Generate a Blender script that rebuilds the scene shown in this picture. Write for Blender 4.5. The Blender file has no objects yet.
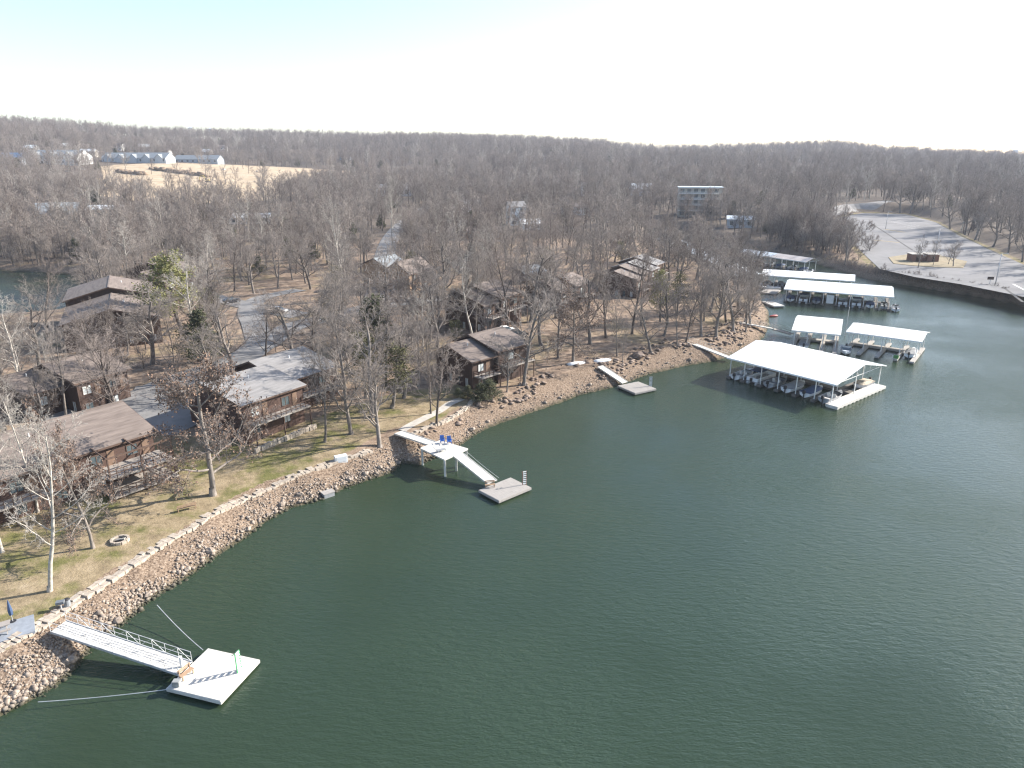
import bpy, math, random
import numpy as np
from mathutils import Vector, Matrix
PI = math.pi
R = math.radians
sc = bpy.context.scene
col = sc.collection

# ------------------------------------------------------------------ camera, sky, sun, exposure
CAM_H = 44.0
PITCH = R(18.2)
FPX = 710.0
cd = bpy.data.cameras.new("camera")
cam = bpy.data.objects.new("camera", cd)
col.objects.link(cam)
cam.location = (0, 0, CAM_H)
cam.rotation_euler = (PI / 2 - PITCH, 0, 0)
cd.sensor_width = 36.0
cd.lens = FPX / 1024 * 36
cd.clip_start = 0.5
cd.clip_end = 20000
sc.camera = cam

SUN_DIR = Vector((0.93, 0.37, math.tan(R(27)))).normalized()   # towards the sun
SUN_EL = math.asin(SUN_DIR.z)
SUN_AZ = math.atan2(SUN_DIR.x, SUN_DIR.y)
world = bpy.data.worlds.new("World")
sc.world = world
world.use_nodes = True
wn = world.node_tree
wn.nodes.clear()
wo = wn.nodes.new("ShaderNodeOutputWorld")
wb = wn.nodes.new("ShaderNodeBackground")
sky = wn.nodes.new("ShaderNodeTexSky")
sky.sky_type = 'NISHITA'
sky.sun_disc = False
sky.sun_elevation = SUN_EL
sky.sun_rotation = SUN_AZ
sky.altitude = 250
sky.air_density = 1.0
sky.dust_density = 1.3
sky.ozone_density = 1.5
wb.inputs['Strength'].default_value = 0.12
hsv = wn.nodes.new('ShaderNodeHueSaturation')
hsv.inputs['Saturation'].default_value = 0.95
wn.links.new(sky.outputs[0], hsv.inputs['Color'])
wn.links.new(hsv.outputs[0], wb.inputs[0])
wn.links.new(wb.outputs[0], wo.inputs[0])
sd = bpy.data.lights.new("sun", 'SUN')
sd.energy = 5.0
sd.angle = R(0.55)
sd.color = (1.0, 0.93, 0.84)
so = bpy.data.objects.new("sun", sd)
col.objects.link(so)
so.rotation_euler = (-SUN_DIR).to_track_quat('-Z', 'Y').to_euler()
so.location = (0, 0, 200)
sc.view_settings.view_transform = 'Standard'
sc.view_settings.look = 'None'
sc.view_settings.exposure = 1.3
sc.view_settings.gamma = 1.0
sc.view_settings.use_curve_mapping = False
sc.render.engine = 'CYCLES'
sc.cycles.max_bounces = 6
sc.cycles.volume_bounces = 0
sc.cycles.use_denoising = True
sc.cycles.pixel_filter_type = 'BLACKMAN_HARRIS'
sc.cycles.filter_width = 1.25

# ------------------------------------------------------------------ helpers
CP, SP = math.cos(PITCH), math.sin(PITCH)


def ray(px, py):
    u = (px - 512) / FPX
    v = (384 - py) / FPX
    return np.array([u, CP + v * SP, -SP + v * CP])


def P(px, py, z=0.0):
    """the place on the level z that shows at pixel (px, py) of the survey photo"""
    d = ray(px, py)
    t = (z - CAM_H) / d[2]
    return np.array([d[0] * t, d[1] * t])


def proj(x, y, z):
    dz = z - CAM_H
    f = y * CP - dz * SP
    up = y * SP + dz * CP
    return 512 + FPX * x / f, 384 - FPX * up / f


def smooth(a, b, x):
    t = np.clip((x - a) / (b - a), 0, 1)
    return t * t * (3 - 2 * t)


_rng = np.random.RandomState(7)
_perm = _rng.rand(256, 256)


def vnoise(x, y, s):
    """value noise, wavelength s"""
    x = np.asarray(x, float) / s + 1000.3
    y = np.asarray(y, float) / s + 1000.7
    xi = np.floor(x).astype(int); yi = np.floor(y).astype(int)
    fx = x - xi; fy = y - yi
    fx = fx * fx * (3 - 2 * fx); fy = fy * fy * (3 - 2 * fy)
    g = lambda i, j: _perm[(xi + i) % 256, (yi + j) % 256]
    return (g(0, 0) * (1 - fx) + g(1, 0) * fx) * (1 - fy) + (g(0, 1) * (1 - fx) + g(1, 1) * fx) * fy


# shoreline of the lake and of the little inlet on the left
SHORE = [(-260, 840), (-120, 775), (-40, 735), (0, 716), (30, 700), (60, 683), (75, 668), (88, 652), (98, 640), (130, 618),
         (150, 600), (170, 588), (195, 572), (220, 553), (245, 538), (265, 522), (290, 508), (320, 500),
         (345, 488), (375, 478), (393, 472), (402, 462), (418, 466), (440, 455), (458, 447), (470, 438), (490, 427), (530, 413),
         (565, 401), (580, 395), (615, 387), (650, 374), (685, 366), (715, 361), (735, 354), (755, 345), (764, 336),
         (769, 325), (768, 312), (762, 302), (757, 290), (745, 282), (728, 275), (700, 262), (675, 251), (655, 240),
         (644, 228), (668, 226), (700, 234), (730, 242), (757, 249), (780, 254), (805, 259), (825, 267), (852, 275), (875, 281),
         (912, 286), (940, 291), (979, 297), (999, 301), (1023, 307), (1080, 320), (1180, 335), (1400, 360)]
shore_w = np.array([P(a, b, 0) for a, b in SHORE])
lake = np.vstack([shore_w, [[900, 120], [900, -400], [-400, -400], [-400, 0]]])
INLET = [(-240, 268), (-60, 270), (0, 271), (40, 272), (74, 276), (86, 288), (80, 302), (50, 314), (0, 318), (-80, 322), (-240, 330)]
inlet = np.array([P(a, b, 0) for a, b in INLET])


def seg_dist(x, y, poly, closed=True):
    d2 = np.full(x.shape, 1e18)
    n = len(poly)
    for i in range(n if closed else n - 1):
        a = poly[i]; b = poly[(i + 1) % n]
        ab = b - a
        t = np.clip(((x - a[0]) * ab[0] + (y - a[1]) * ab[1]) / (ab @ ab), 0, 1)
        d2 = np.minimum(d2, (x - a[0] - t * ab[0]) ** 2 + (y - a[1] - t * ab[1]) ** 2)
    return np.sqrt(d2)


def inside(x, y, poly):
    r = np.zeros(x.shape, bool)
    n = len(poly)
    for i in range(n):
        x0, y0 = poly[i]; x1, y1 = poly[(i + 1) % n]
        if y0 == y1:
            continue
        c = ((y0 > y) != (y1 > y)) & (x < (x1 - x0) * (y - y0) / (y1 - y0) + x0)
        r ^= c
    return r


def shore_d(x, y):
    """signed distance to the water's edge, positive on land"""
    a = seg_dist(x, y, lake); a = np.where(inside(x, y, lake), -a, a)
    b = seg_dist(x, y, inlet); b = np.where(inside(x, y, inlet), -b, b)
    return np.minimum(a, b)


LOT_Z = 3.8
LOT_PX = [(832, 219), (862, 213), (905, 214), (935, 222), (960, 236), (1000, 254), (1040, 272), (1110, 296), (1080, 309),
          (1010, 294), (960, 284), (915, 277), (880, 269), (868, 258), (850, 240)]
lot_poly = np.array([P(a, b, LOT_Z) for a, b in LOT_PX])
SKYL_X = [-400, 0, 100, 200, 300, 400, 500, 560, 640, 680, 740, 800, 850, 900, 1024, 1400]
SKYL_Y = [121, 122, 124, 129, 131, 133, 134, 137, 143, 144.5, 142, 141, 145.5, 148, 148.5, 148]


def height(x, y):
    x = np.asarray(x, float); y = np.asarray(y, float)
    sh = x.shape
    x = x.ravel(); y = y.ravel()
    d = shore_d(x, y)
    r = np.hypot(x, y)
    # bank width grows from the lawns to the rocky point
    w = 5.2 + 6.0 * smooth(4, 22, x) * smooth(210, 80, y)
    top = 2.1 + 0.6 * smooth(0, 20, x)
    h = np.where(d < 0, np.maximum(d * 0.42, -3.0), top * np.clip(d / w, 0, 1) ** 0.8)
    dd = np.clip(d - w, 0, None)
    h = h + 3.2 * (1 - np.exp(-dd / 50.0)) * np.where(d > 0, 1, 0)
    h = h + (vnoise(x, y, 26) - 0.5) * 0.9 * smooth(4, 25, dd)
    h = h + (vnoise(x, y, 120) - 0.4) * 5.0 * smooth(40, 160, dd) * smooth(150, 300, r)
    # the fields and the wooded hills behind
    az = np.interp(FPX * x / np.maximum(y, 1) * CP + 512, SKYL_X, SKYL_Y)
    ang = np.arctan((150.4 - az) / FPX)
    hill = CAM_H + np.tan(ang) * 1700 - 13 - 26
    ramp = smooth(650, 1700, r)
    rough = (vnoise(x, y, 420) - 0.5) * 38 + (vnoise(x, y, 170) - 0.5) * 12
    h = h + ramp * hill + rough * smooth(800, 1250, r) * smooth(1700, 1450, r) + 8 * smooth(350, 1100, r)
    h = np.where(r > 1750, h - (r - 1750) * 0.02, h)
    # car park is levelled
    ld = seg_dist(x, y, lot_poly); ld = np.where(inside(x, y, lot_poly), 0, ld)
    k = smooth(14, 1, ld) * smooth(2, 7, d)
    h = h * (1 - k) + (LOT_Z - 0.12) * k
    return h.reshape(sh)


def ground(px, py, lift=0.0):
    """first point of the terrain seen through pixel (px, py) -> x, y, z"""
    d = ray(px, py)
    t = np.geomspace(18, 3000, 900)
    z = CAM_H + d[2] * t
    hh = np.maximum(height(d[0] * t, d[1] * t), 0.0) + lift
    i = int(np.argmax(z < hh))
    if z[i] >= hh[i]:
        i = len(t) - 1
    a, b = t[max(i - 1, 0)], t[i]
    for _ in range(12):
        m = (a + b) / 2
        if CAM_H + d[2] * m < max(float(height(np.array([d[0] * m]), np.array([d[1] * m]))[0]), 0.0) + lift:
            b = m
        else:
            a = m
    return np.array([d[0] * b, d[1] * b, CAM_H + d[2] * b])


def hz(x, y):
    return float(height(np.array([x]), np.array([y]))[0])


# ---- materials
MATS = {}


def new_mat(name):
    m = bpy.data.materials.new(name)
    m.use_nodes = True
    nt = m.node_tree
    nt.nodes.clear()
    o = nt.nodes.new('ShaderNodeOutputMaterial')
    p = nt.nodes.new('ShaderNodeBsdfPrincipled')
    nt.links.new(p.outputs[0], o.inputs[0])
    MATS[name] = m
    return m, nt, p


def mat(name, c, rough=0.8, var=0.25, scale=2.0, c2=None, metal=0.0, rnd=0.0, stretch=None, bump=0.0, spec=None):
    """a plain weathered material: noise between two tones of the same thing"""
    m, nt, p = new_mat(name)
    c2 = c2 or tuple(v * (1 - var) for v in c)
    tc = nt.nodes.new('ShaderNodeTexCoord')
    mp = nt.nodes.new('ShaderNodeMapping')
    if stretch:
        mp.inputs['Scale'].default_value = stretch
    nt.links.new(tc.outputs['Object'], mp.inputs[0])
    n = nt.nodes.new('ShaderNodeTexNoise')
    n.inputs['Scale'].default_value = scale
    n.inputs['Detail'].default_value = 5
    n.inputs['Roughness'].default_value = 0.65
    nt.links.new(mp.outputs[0], n.inputs[0])
    r = nt.nodes.new('ShaderNodeValToRGB')
    r.color_ramp.elements[0].position = 0.33
    r.color_ramp.elements[1].position = 0.67
    r.color_ramp.elements[0].color = (*c2, 1)
    r.color_ramp.elements[1].color = (*c, 1)
    nt.links.new(n.outputs[0], r.inputs[0])
    out = r.outputs[0]
    if rnd:
        oi = nt.nodes.new('ShaderNodeObjectInfo')
        mr = nt.nodes.new('ShaderNodeMapRange')
        mr.inputs['To Min'].default_value = 1 - rnd
        mr.inputs['To Max'].default_value = 1 + rnd
        nt.links.new(oi.outputs['Random'], mr.inputs[0])
        hs = nt.nodes.new('ShaderNodeHueSaturation')
        nt.links.new(mr.outputs[0], hs.inputs['Value'])
        nt.links.new(out, hs.inputs['Color'])
        out = hs.outputs[0]
    nt.links.new(out, p.inputs['Base Color'])
    if bump:
        b = nt.nodes.new('ShaderNodeBump')
        b.inputs['Strength'].default_value = bump
        b.inputs['Distance'].default_value = 0.05
        nt.links.new(n.outputs[0], b.inputs['Height'])
        nt.links.new(b.outputs[0], p.inputs['Normal'])
    p.inputs['Roughness'].default_value = rough
    p.inputs['Metallic'].default_value = metal
    if spec is not None:
        p.inputs['Specular IOR Level'].default_value = spec
    return m


def tag(o, label=None, cat=None, group=None, kind=None):
    if label: o['label'] = label
    if cat: o['category'] = cat
    if group: o['group'] = group
    if kind: o['kind'] = kind
    return o


def empty(name, loc, rz=0.0, label=None, cat=None, group=None, scale=1.0):
    o = bpy.data.objects.new(name, None)
    o.empty_display_size = 0.3
    o.location = loc
    o.rotation_euler = (0, 0, rz)
    o.scale = (scale,) * 3
    col.objects.link(o)
    return tag(o, label, cat, group)


def link_mesh(name, me, parent=None):
    o = bpy.data.objects.new(name, me)
    col.objects.link(o)
    if parent is not None:
        o.parent = parent
    return o


def copy_tree(o, parent=None):
    c = o.copy()
    col.objects.link(c)
    c.parent = parent
    for ch in [k for k in KIDS.get(o.name, [])]:
        copy_tree(ch, c)
    return c


KIDS = {}


def np_mesh(name, V, F, mats=(), mi=None, smooth_=False):
    """V (n,3), F list of arrays (k,3) / (k,4)"""
    me = bpy.data.meshes.new(name)
    V = np.asarray(V, np.float32)
    loops = []; starts = []; tot = 0
    for f in F:
        f = np.asarray(f, np.int32)
        if len(f) == 0: continue
        loops.append(f.ravel())
        starts.append(tot + np.arange(len(f)) * f.shape[1])
        tot += f.size
    loops = np.concatenate(loops); starts = np.concatenate(starts)
    me.vertices.add(len(V)); me.vertices.foreach_set('co', V.ravel())
    me.loops.add(len(loops)); me.loops.foreach_set('vertex_index', loops)
    me.polygons.add(len(starts)); me.polygons.foreach_set('loop_start', starts.astype(np.int32))
    for m in mats: me.materials.append(m)
    if mi is not None: me.polygons.foreach_set('material_index', np.asarray(mi, np.int32))
    if smooth_: me.polygons.foreach_set('use_smooth', np.ones(len(starts), bool))
    me.update(calc_edges=True)
    me.validate()
    return me


class MB:
    """collects simple solids and links them as ONE mesh object"""

    def __init__(s):
        s.v = []; s.f = []

    def add(s, vs, fs):
        n = len(s.v)
        s.v += [tuple(map(float, v)) for v in vs]
        s.f += [tuple(i + n for i in f) for f in fs]
        return s

    def box(s, x0, x1, y0, y1, z0, z1, T=None):
        vs = [(x, y, z) for z in (z0, z1) for y in (y0, y1) for x in (x0, x1)]
        if T is not None: vs = [T(v) for v in vs]
        return s.add(vs, [(0, 2, 3, 1), (4, 5, 7, 6), (0, 1, 5, 4), (2, 6, 7, 3), (0, 4, 6, 2), (1, 3, 7, 5)])

    def bar(s, a, b, w, h=None):
        """rectangular bar from a to b"""
        h = h or w
        a = Vector(a); b = Vector(b); d = (b - a).normalized()
        up = Vector((0, 0, 1)) if abs(d.z) < 0.95 else Vector((1, 0, 0))
        sx = d.cross(up).normalized(); sy = sx.cross(d).normalized()
        vs = []
        for p in (a, b):
            for i, j in ((-1, -1), (1, -1), (1, 1), (-1, 1)):
                vs.append(p + sx * i * w / 2 + sy * j * h / 2)
        return s.add(vs, [(0, 3, 2, 1), (4, 5, 6, 7), (0, 1, 5, 4), (1, 2, 6, 5), (2, 3, 7, 6), (3, 0, 4, 7)])

    def tube(s, pts, r, n=6):
        pts = [Vector(p) for p in pts]
        rs = r if isinstance(r, (list, tuple)) else [r] * len(pts)
        rings = []
        for i, p in enumerate(pts):
            d = (pts[min(i + 1, len(pts) - 1)] - pts[max(i - 1, 0)]).normalized()
            up = Vector((0, 0, 1)) if abs(d.z) < 0.95 else Vector((1, 0, 0))
            a = d.cross(up).normalized(); b = a.cross(d).normalized()
            rings.append([p + (a * math.cos(2 * PI * k / n) + b * math.sin(2 * PI * k / n)) * rs[i] for k in range(n)])
        vs = [v for rg in rings for v in rg]
        fs = []
        for i in range(len(pts) - 1):
            for k in range(n):
                fs.append((i * n + k, i * n + (k + 1) % n, (i + 1) * n + (k + 1) % n, (i + 1) * n + k))
        fs.append(tuple(range(n))[::-1]); fs.append(tuple((len(pts) - 1) * n + k for k in range(n)))
        return s.add(vs, fs)

    def slab(s, pts, th):
        """a flat plate under a polygon of 3-D points, th thick straight down"""
        n = len(pts)
        vs = list(pts) + [(p[0], p[1], p[2] - th) for p in pts]
        fs = [tuple(range(n)), tuple(range(2 * n - 1, n - 1, -1))]
        for i in range(n):
            fs.append((i, i + n, (i + 1) % n + n, (i + 1) % n))
        return s.add(vs, fs)

    def prism(s, poly2, z0, z1):
        n = len(poly2)
        vs = [(x, y, z0) for x, y in poly2] + [(x, y, z1) for x, y in poly2]
        fs = [tuple(range(n))[::-1], tuple(range(n, 2 * n))] + [(i, (i + 1) % n, (i + 1) % n + n, i + n) for i in range(n)]
        return s.add(vs, fs)

    def build(s, name, m, parent=None, bevel=0.0, smooth_=False):
        me = bpy.data.meshes.new(name)
        me.from_pydata(s.v, [], s.f)
        me.materials.append(m)
        if smooth_:
            me.polygons.foreach_set('use_smooth', [True] * len(me.polygons))
        me.update()
        import bmesh
        bm = bmesh.new(); bm.from_mesh(me)
        bmesh.ops.recalc_face_normals(bm, faces=bm.faces)
        if bevel:
            bmesh.ops.bevel(bm, geom=list(bm.edges), offset=bevel, segments=2, affect='EDGES', clamp_overlap=True)
        bm.to_mesh(me); bm.free()
        o = link_mesh(name, me, parent)
        if parent is not None:
            KIDS.setdefault(parent.name, []).append(o)
        return o


def part_of(o, parent):
    o.parent = parent
    KIDS.setdefault(parent.name, []).append(o)
    return o

# ------------------------------------------------------------------ ground, water
def ground_material():
    m, nt, p = new_mat('ground')
    N = nt.nodes.new; L = nt.links.new
    geo = N('ShaderNodeNewGeometry')

    def noise(scale, detail=5, rough=0.6):
        n = N('ShaderNodeTexNoise'); n.inputs['Scale'].default_value = scale
        n.inputs['Detail'].default_value = detail; n.inputs['Roughness'].default_value = rough
        L(geo.outputs['Position'], n.inputs[0]); return n.outputs[0]

    def ramp(src, stops):
        r = N('ShaderNodeValToRGB'); e = r.color_ramp.elements
        while len(e) < len(stops): e.new(0.5)
        for i, (pos, c) in enumerate(stops):
            e[i].position = pos; e[i].color = (*c, 1)
        L(src, r.inputs[0]); return r.outputs[0]

    def mix(f, a, b):
        x = N('ShaderNodeMix'); x.data_type = 'RGBA'
        L(f, x.inputs[0]); L(a, x.inputs[6]); L(b, x.inputs[7]); return x.outputs[2]

    def mask(name):
        a = N('ShaderNodeAttribute'); a.attribute_name = name; return a.outputs['Color']

    def sep(c):
        s = N('ShaderNodeSeparateColor'); L(c, s.inputs[0]); return s.outputs

    def breakup(mk, n, k=0.6):
        # soften the border of a mask with noise
        a = N('ShaderNodeMath'); a.operation = 'MULTIPLY_ADD'; L(n, a.inputs[0]); a.inputs[1].default_value = k; a.inputs[2].default_value = -k / 2
        b = N('ShaderNodeMath'); b.operation = 'ADD'; L(mk, b.inputs[0]); L(a.outputs[0], b.inputs[1])
        r = N('ShaderNodeMapRange'); r.interpolation_type = 'SMOOTHSTEP'; r.inputs['From Min'].default_value = 0.38; r.inputs['From Max'].default_value = 0.62
        L(b.outputs[0], r.inputs[0]); return r.outputs[0]
    n1 = noise(0.09, 6); n2 = noise(0.6, 6, 0.7); n3 = noise(4.0, 4, 0.7); n4 = noise(0.25, 5, 0.65)
    litter = ramp(n2, [(0.30, (0.13, 0.095, 0.07)), (0.5, (0.27, 0.20, 0.148)), (0.7, (0.40, 0.315, 0.24))])
    dry = ramp(n2, [(0.30, (0.16, 0.125, 0.08)), (0.5, (0.28, 0.222, 0.14)), (0.72, (0.39, 0.315, 0.215))])
    green = ramp(n2, [(0.35, (0.11, 0.115, 0.042)), (0.7, (0.21, 0.19, 0.08))])
    lawn = mix(ramp(n4, [(0.46, (0, 0, 0)), (0.62, (1, 1, 1))]), dry, green)
    stone = ramp(n3, [(0.34, (0.07, 0.052, 0.04)), (0.5, (0.215, 0.158, 0.115)), (0.66, (0.37, 0.295, 0.225))])
    dirt = ramp(n1, [(0.35, (0.42, 0.32, 0.21)), (0.65, (0.56, 0.45, 0.32))])
    mud = ramp(n2, [(0.3, (0.03, 0.035, 0.02)), (0.7, (0.06, 0.06, 0.035))])
    far = ramp(n2, [(0.3, (0.10, 0.085, 0.07)), (0.7, (0.19, 0.155, 0.125))])
    s1 = sep(mask('mask_a')); s2 = sep(mask('mask_b'))
    dg = ramp(n1, [(0.50, (0, 0, 0)), (0.64, (1, 1, 1))])
    base = mix(dg, litter, dry)
    base = mix(breakup(s2[1], n2, 0.3), base, far)
    c = mix(breakup(s1[0], n4), base, lawn)
    c = mix(breakup(s1[1], n3, 0.5), c, stone)
    c = mix(breakup(s1[2], n2, 0.4), c, dirt)
    n5 = noise(9.0, 4, 0.75)
    fine = ramp(n5, [(0.3, (0.62, 0.62, 0.62)), (0.55, (1, 1, 1)), (0.75, (1.25, 1.22, 1.15))])
    mm = N('ShaderNodeMix'); mm.data_type = 'RGBA'; mm.blend_type = 'MULTIPLY'; mm.inputs[0].default_value = 1.0
    L(c, mm.inputs[6]); L(fine, mm.inputs[7]); c = mm.outputs[2]
    c = mix(s2[0], c, mud)
    L(c, p.inputs['Base Color'])
    p.inputs['Roughness'].default_value = 0.95
    p.inputs['Specular IOR Level'].default_value = 0.1
    b = N('ShaderNodeBump'); b.inputs['Strength'].default_value = 0.6; b.inputs['Distance'].default_value = 0.12
    L(n3, b.inputs['Height']); L(b.outputs[0], p.inputs['Normal'])
    return m


LAWN_PX = [(-60, 700), (0, 665), (75, 610), (200, 535), (270, 490), (390, 430), (440, 417), (475, 400), (470, 385), (400, 395), (330, 418),
           (250, 440), (160, 440), (130, 480), (60, 505), (-60, 520)]
lawn_poly = np.array([P(a, b, 2.2) for a, b in LAWN_PX])
FIELD_PX = [(80, 192), (105, 174), (100, 166), (175, 163), (260, 166), (335, 170), (440, 175), (455, 181), (345, 181), (320, 186), (285, 196), (250, 203), (180, 204), (125, 200)]


def build_ground():
    rs = np.geomspace(14, 2600, 640)
    th = np.linspace(R(-74), R(74), 420)
    RR, TT = np.meshgrid(rs, th, indexing='ij')
    X = RR * np.sin(TT); Y = RR * np.cos(TT)
    Z = np.zeros_like(X)
    for i in range(0, len(rs), 40):
        Z[i:i + 40] = height(X[i:i + 40], Y[i:i + 40])
    D = shore_d(X.ravel(), Y.ravel()).reshape(X.shape)
    nr, nth = X.shape
    idx = np.arange(nr * nth).reshape(nr, nth)
    F = np.stack([idx[:-1, :-1], idx[1:, :-1], idx[1:, 1:], idx[:-1, 1:]], -1).reshape(-1, 4)
    F = F[:, ::-1]
    x = X.ravel(); y = Y.ravel(); d = D.ravel(); z = Z.ravel()
    # fine relief on the stony bank
    w = 5.2 + 6.0 * smooth(4, 22, x) * smooth(210, 80, y)
    bank = smooth(-1, 0.2, d) * smooth(w + 0.6, w - 0.3, d) * smooth(330, 250, y)
    z = z + bank * (vnoise(x, y, 0.9) - 0.5) * 0.22
    me = np_mesh('ground', np.stack([x, y, z], 1), [F], [ground_material()], smooth_=True)
    r = np.hypot(x, y)
    lawn = inside(x, y, lawn_poly) * 1.0
    dl = seg_dist(x, y, lawn_poly)
    lawn = np.where(inside(x, y, lawn_poly), 0.5 + np.clip(dl / 3, 0, 0.5), 0.5 - np.clip(dl / 3, 0, 0.5))
    dlot = seg_dist(x, y, lot_poly)
    lawn = np.maximum(lawn, smooth(6, 1, dlot) * 0.7)
    field_poly = np.array([ground(a, b)[:2] for a, b in FIELD_PX])
    dirt = np.where(inside(x, y, field_poly), 1.0, 0.0)
    under = smooth(0.42, 0.05, z)
    far = smooth(230, 420, r) * 0.8
    ca = np.stack([lawn, bank, dirt, np.ones_like(x)], 1).astype(np.float32)
    cb = np.stack([under, far, 0 * x, np.ones_like(x)], 1).astype(np.float32)
    for nm, c in (('mask_a', ca), ('mask_b', cb)):
        a = me.attributes.new(nm, 'FLOAT_COLOR', 'POINT')
        a.data.foreach_set('color', c.ravel())
    return tag(link_mesh('ground', me), 'tan leaf covered ground and lawns rising from the lake to wooded hills', 'ground', kind='structure'), field_poly


def build_water():
    m, nt, p = new_mat('water')
    N = nt.nodes.new; L = nt.links.new
    geo = N('ShaderNodeNewGeometry')

    def wave(scale, st, rot, detail):
        mp = N('ShaderNodeMapping'); mp.inputs['Scale'].default_value = st; mp.inputs['Rotation'].default_value = (0, 0, R(rot))
        L(geo.outputs['Position'], mp.inputs[0])
        n = N('ShaderNodeTexNoise'); n.inputs['Scale'].default_value = scale; n.inputs['Detail'].default_value = detail
        n.inputs['Roughness'].default_value = 0.55
        L(mp.outputs[0], n.inputs[0]); return n.outputs[0]
    a = wave(0.8, (1, 2.6, 1), 24, 4); b = wave(2.8, (1, 2.2, 1), -14, 4); c = wave(0.035, (1, 1, 1), 0, 3)
    s = N('ShaderNodeMath'); s.operation = 'MULTIPLY_ADD'; L(b, s.inputs[0]); s.inputs[1].default_value = 0.55; L(a, s.inputs[2])
    mr = N('ShaderNodeMapRange'); mr.inputs['From Min'].default_value = 0.35; mr.inputs['From Max'].default_value = 0.65
    mr.inputs['To Min'].default_value = 0.20; mr.inputs['To Max'].default_value = 0.46
    L(c, mr.inputs[0])
    bp = N('ShaderNodeBump'); bp.inputs['Distance'].default_value = 0.36
    L(mr.outputs[0], bp.inputs['Strength']); L(s.outputs[0], bp.inputs['Height']); L(bp.outputs[0], p.inputs['Normal'])
    r = N('ShaderNodeValToRGB'); r.color_ramp.elements[0].position = 0.35; r.color_ramp.elements[1].position = 0.65
    r.color_ramp.elements[0].color = (0.024, 0.039, 0.019, 1); r.color_ramp.elements[1].color = (0.031, 0.050, 0.028, 1)
    L(c, r.inputs[0]); L(r.outputs[0], p.inputs['Base Color'])
    p.inputs['Roughness'].default_value = 0.10
    p.inputs['Specular Tint'].default_value = (0.58, 0.84, 1.0, 1)
    p.inputs['IOR'].default_value = 1.40
    n = 96
    vs = [(3200 * math.cos(2 * PI * k / n), 3200 * math.sin(2 * PI * k / n), 0) for k in range(n)]
    me = bpy.data.meshes.new('lake_water'); me.from_pydata(vs, [], [tuple(range(n))]); me.materials.append(m)
    return tag(link_mesh('lake_water', me), 'dark green rippled lake water, bluer towards the far cove', 'water', kind='structure')


ground_o, field_poly = build_ground()
build_water()

# ------------------------------------------------------------------ trees
class Segs:
    def __init__(s): s.a = []; s.b = []; s.ra = []; s.rb = []; s.lv = []

    def add(s, a, b, ra, rb, lv):
        s.a.append(a); s.b.append(b); s.ra.append(ra); s.rb.append(rb); s.lv.append(lv)


def rot_from(d, ang, az):
    d = d / np.linalg.norm(d)
    up = np.array([0, 0, 1.0]) if abs(d[2]) < 0.9 else np.array([1.0, 0, 0])
    u = np.cross(d, up); u /= np.linalg.norm(u)
    v = np.cross(d, u)
    return d * math.cos(ang) + (u * math.cos(az) + v * math.sin(az)) * math.sin(ang)


def grow(S, rg, p, d, L, r, lv, cfg, tips):
    n = cfg['n'][lv]
    cnt = cfg['cnt'][lv] if lv < len(cfg['cnt']) else 0
    d = d / np.linalg.norm(d)
    pts = [p]; dirs = [d]; rad = [r]
    for i in range(n):
        d = d + rg.normal(0, cfg['wob'][lv], 3) + np.array([0, 0, cfg['up'][lv]])
        d = d / np.linalg.norm(d)
        p = p + d * L / n
        t = (i + 1) / n
        rr = r * (1 - cfg['tap'][lv] * t)
        S.add(pts[-1], p, rad[-1], rr, lv)
        pts.append(p); dirs.append(d); rad.append(rr)
    if lv >= cfg['tipl']:
        tips.append((pts[-1], d, lv)); tips.append((pts[len(pts) // 2], d, lv))
    if cnt:
        az = rg.uniform(0, 2 * PI)
        t0 = cfg['t0'][lv]
        for k in range(cnt):
            t = t0 + (1 - t0) * (k + rg.uniform(0, 1)) / cnt
            f = t * n; i = min(int(f), n - 1); f -= i
            q = pts[i] * (1 - f) + pts[i + 1] * f
            az += 2.4 + rg.normal(0, 0.5)
            ang = R(rg.normal(cfg['ang'][lv] * (1 - 0.35 * t), 9))
            shape = cfg.get('shape', lambda t: 1 - 0.45 * t)(t) if lv == 0 else 1 - 0.4 * t
            l2 = L * cfg['rat'][lv] * shape * rg.uniform(0.75, 1.2)
            r2 = max((rad[i] * (1 - f) + rad[i + 1] * f) * cfg['rr'][lv], cfg['rmin'])
            grow(S, rg, q, rot_from(dirs[i + 1], ang, az), l2, r2, lv + 1, cfg, tips)


def segs_mesh(S, lo, hi, V0=0, rscale=1.0):
    lv = np.array(S.lv)
    out_v = []; out_f = []; base = V0
    for sel, n in ((lv <= 0, 8), (lv == 1, 5), (lv == 2, 3), (lv >= 3, 3)):
        k = sel & (lv >= lo) & (lv <= hi)
        if not k.any(): continue
        a = np.array(S.a)[k]; b = np.array(S.b)[k]; ra = np.array(S.ra)[k]; rb = np.array(S.rb)[k]
        d = b - a; d /= np.maximum(np.linalg.norm(d, axis=1, keepdims=True), 1e-9)
        up = np.where(np.abs(d[:, 2:3]) < 0.9, [[0, 0, 1.0]], [[1.0, 0, 0]])
        u = np.cross(d, up); u /= np.linalg.norm(u, axis=1, keepdims=True); v = np.cross(d, u)
        th = 2 * PI * np.arange(n) / n
        ring = u[:, None] * np.cos(th)[None, :, None] + v[:, None] * np.sin(th)[None, :, None]
        va = a[:, None] + ring * ra[:, None, None]; vb = b[:, None] + ring * rb[:, None, None]
        m = len(a)
        vv = np.concatenate([va, vb], 1).reshape(-1, 3)
        i0 = base + np.arange(m)[:, None] * 2 * n
        j = np.arange(n)[None]; j2 = (j + 1) % n
        f = np.stack([i0 + j, i0 + j2, i0 + n + j2, i0 + n + j], -1).reshape(-1, 4)
        out_v.append(vv); out_f.append(f); base += len(vv)
    return np.concatenate(out_v), np.concatenate(out_f)


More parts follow.
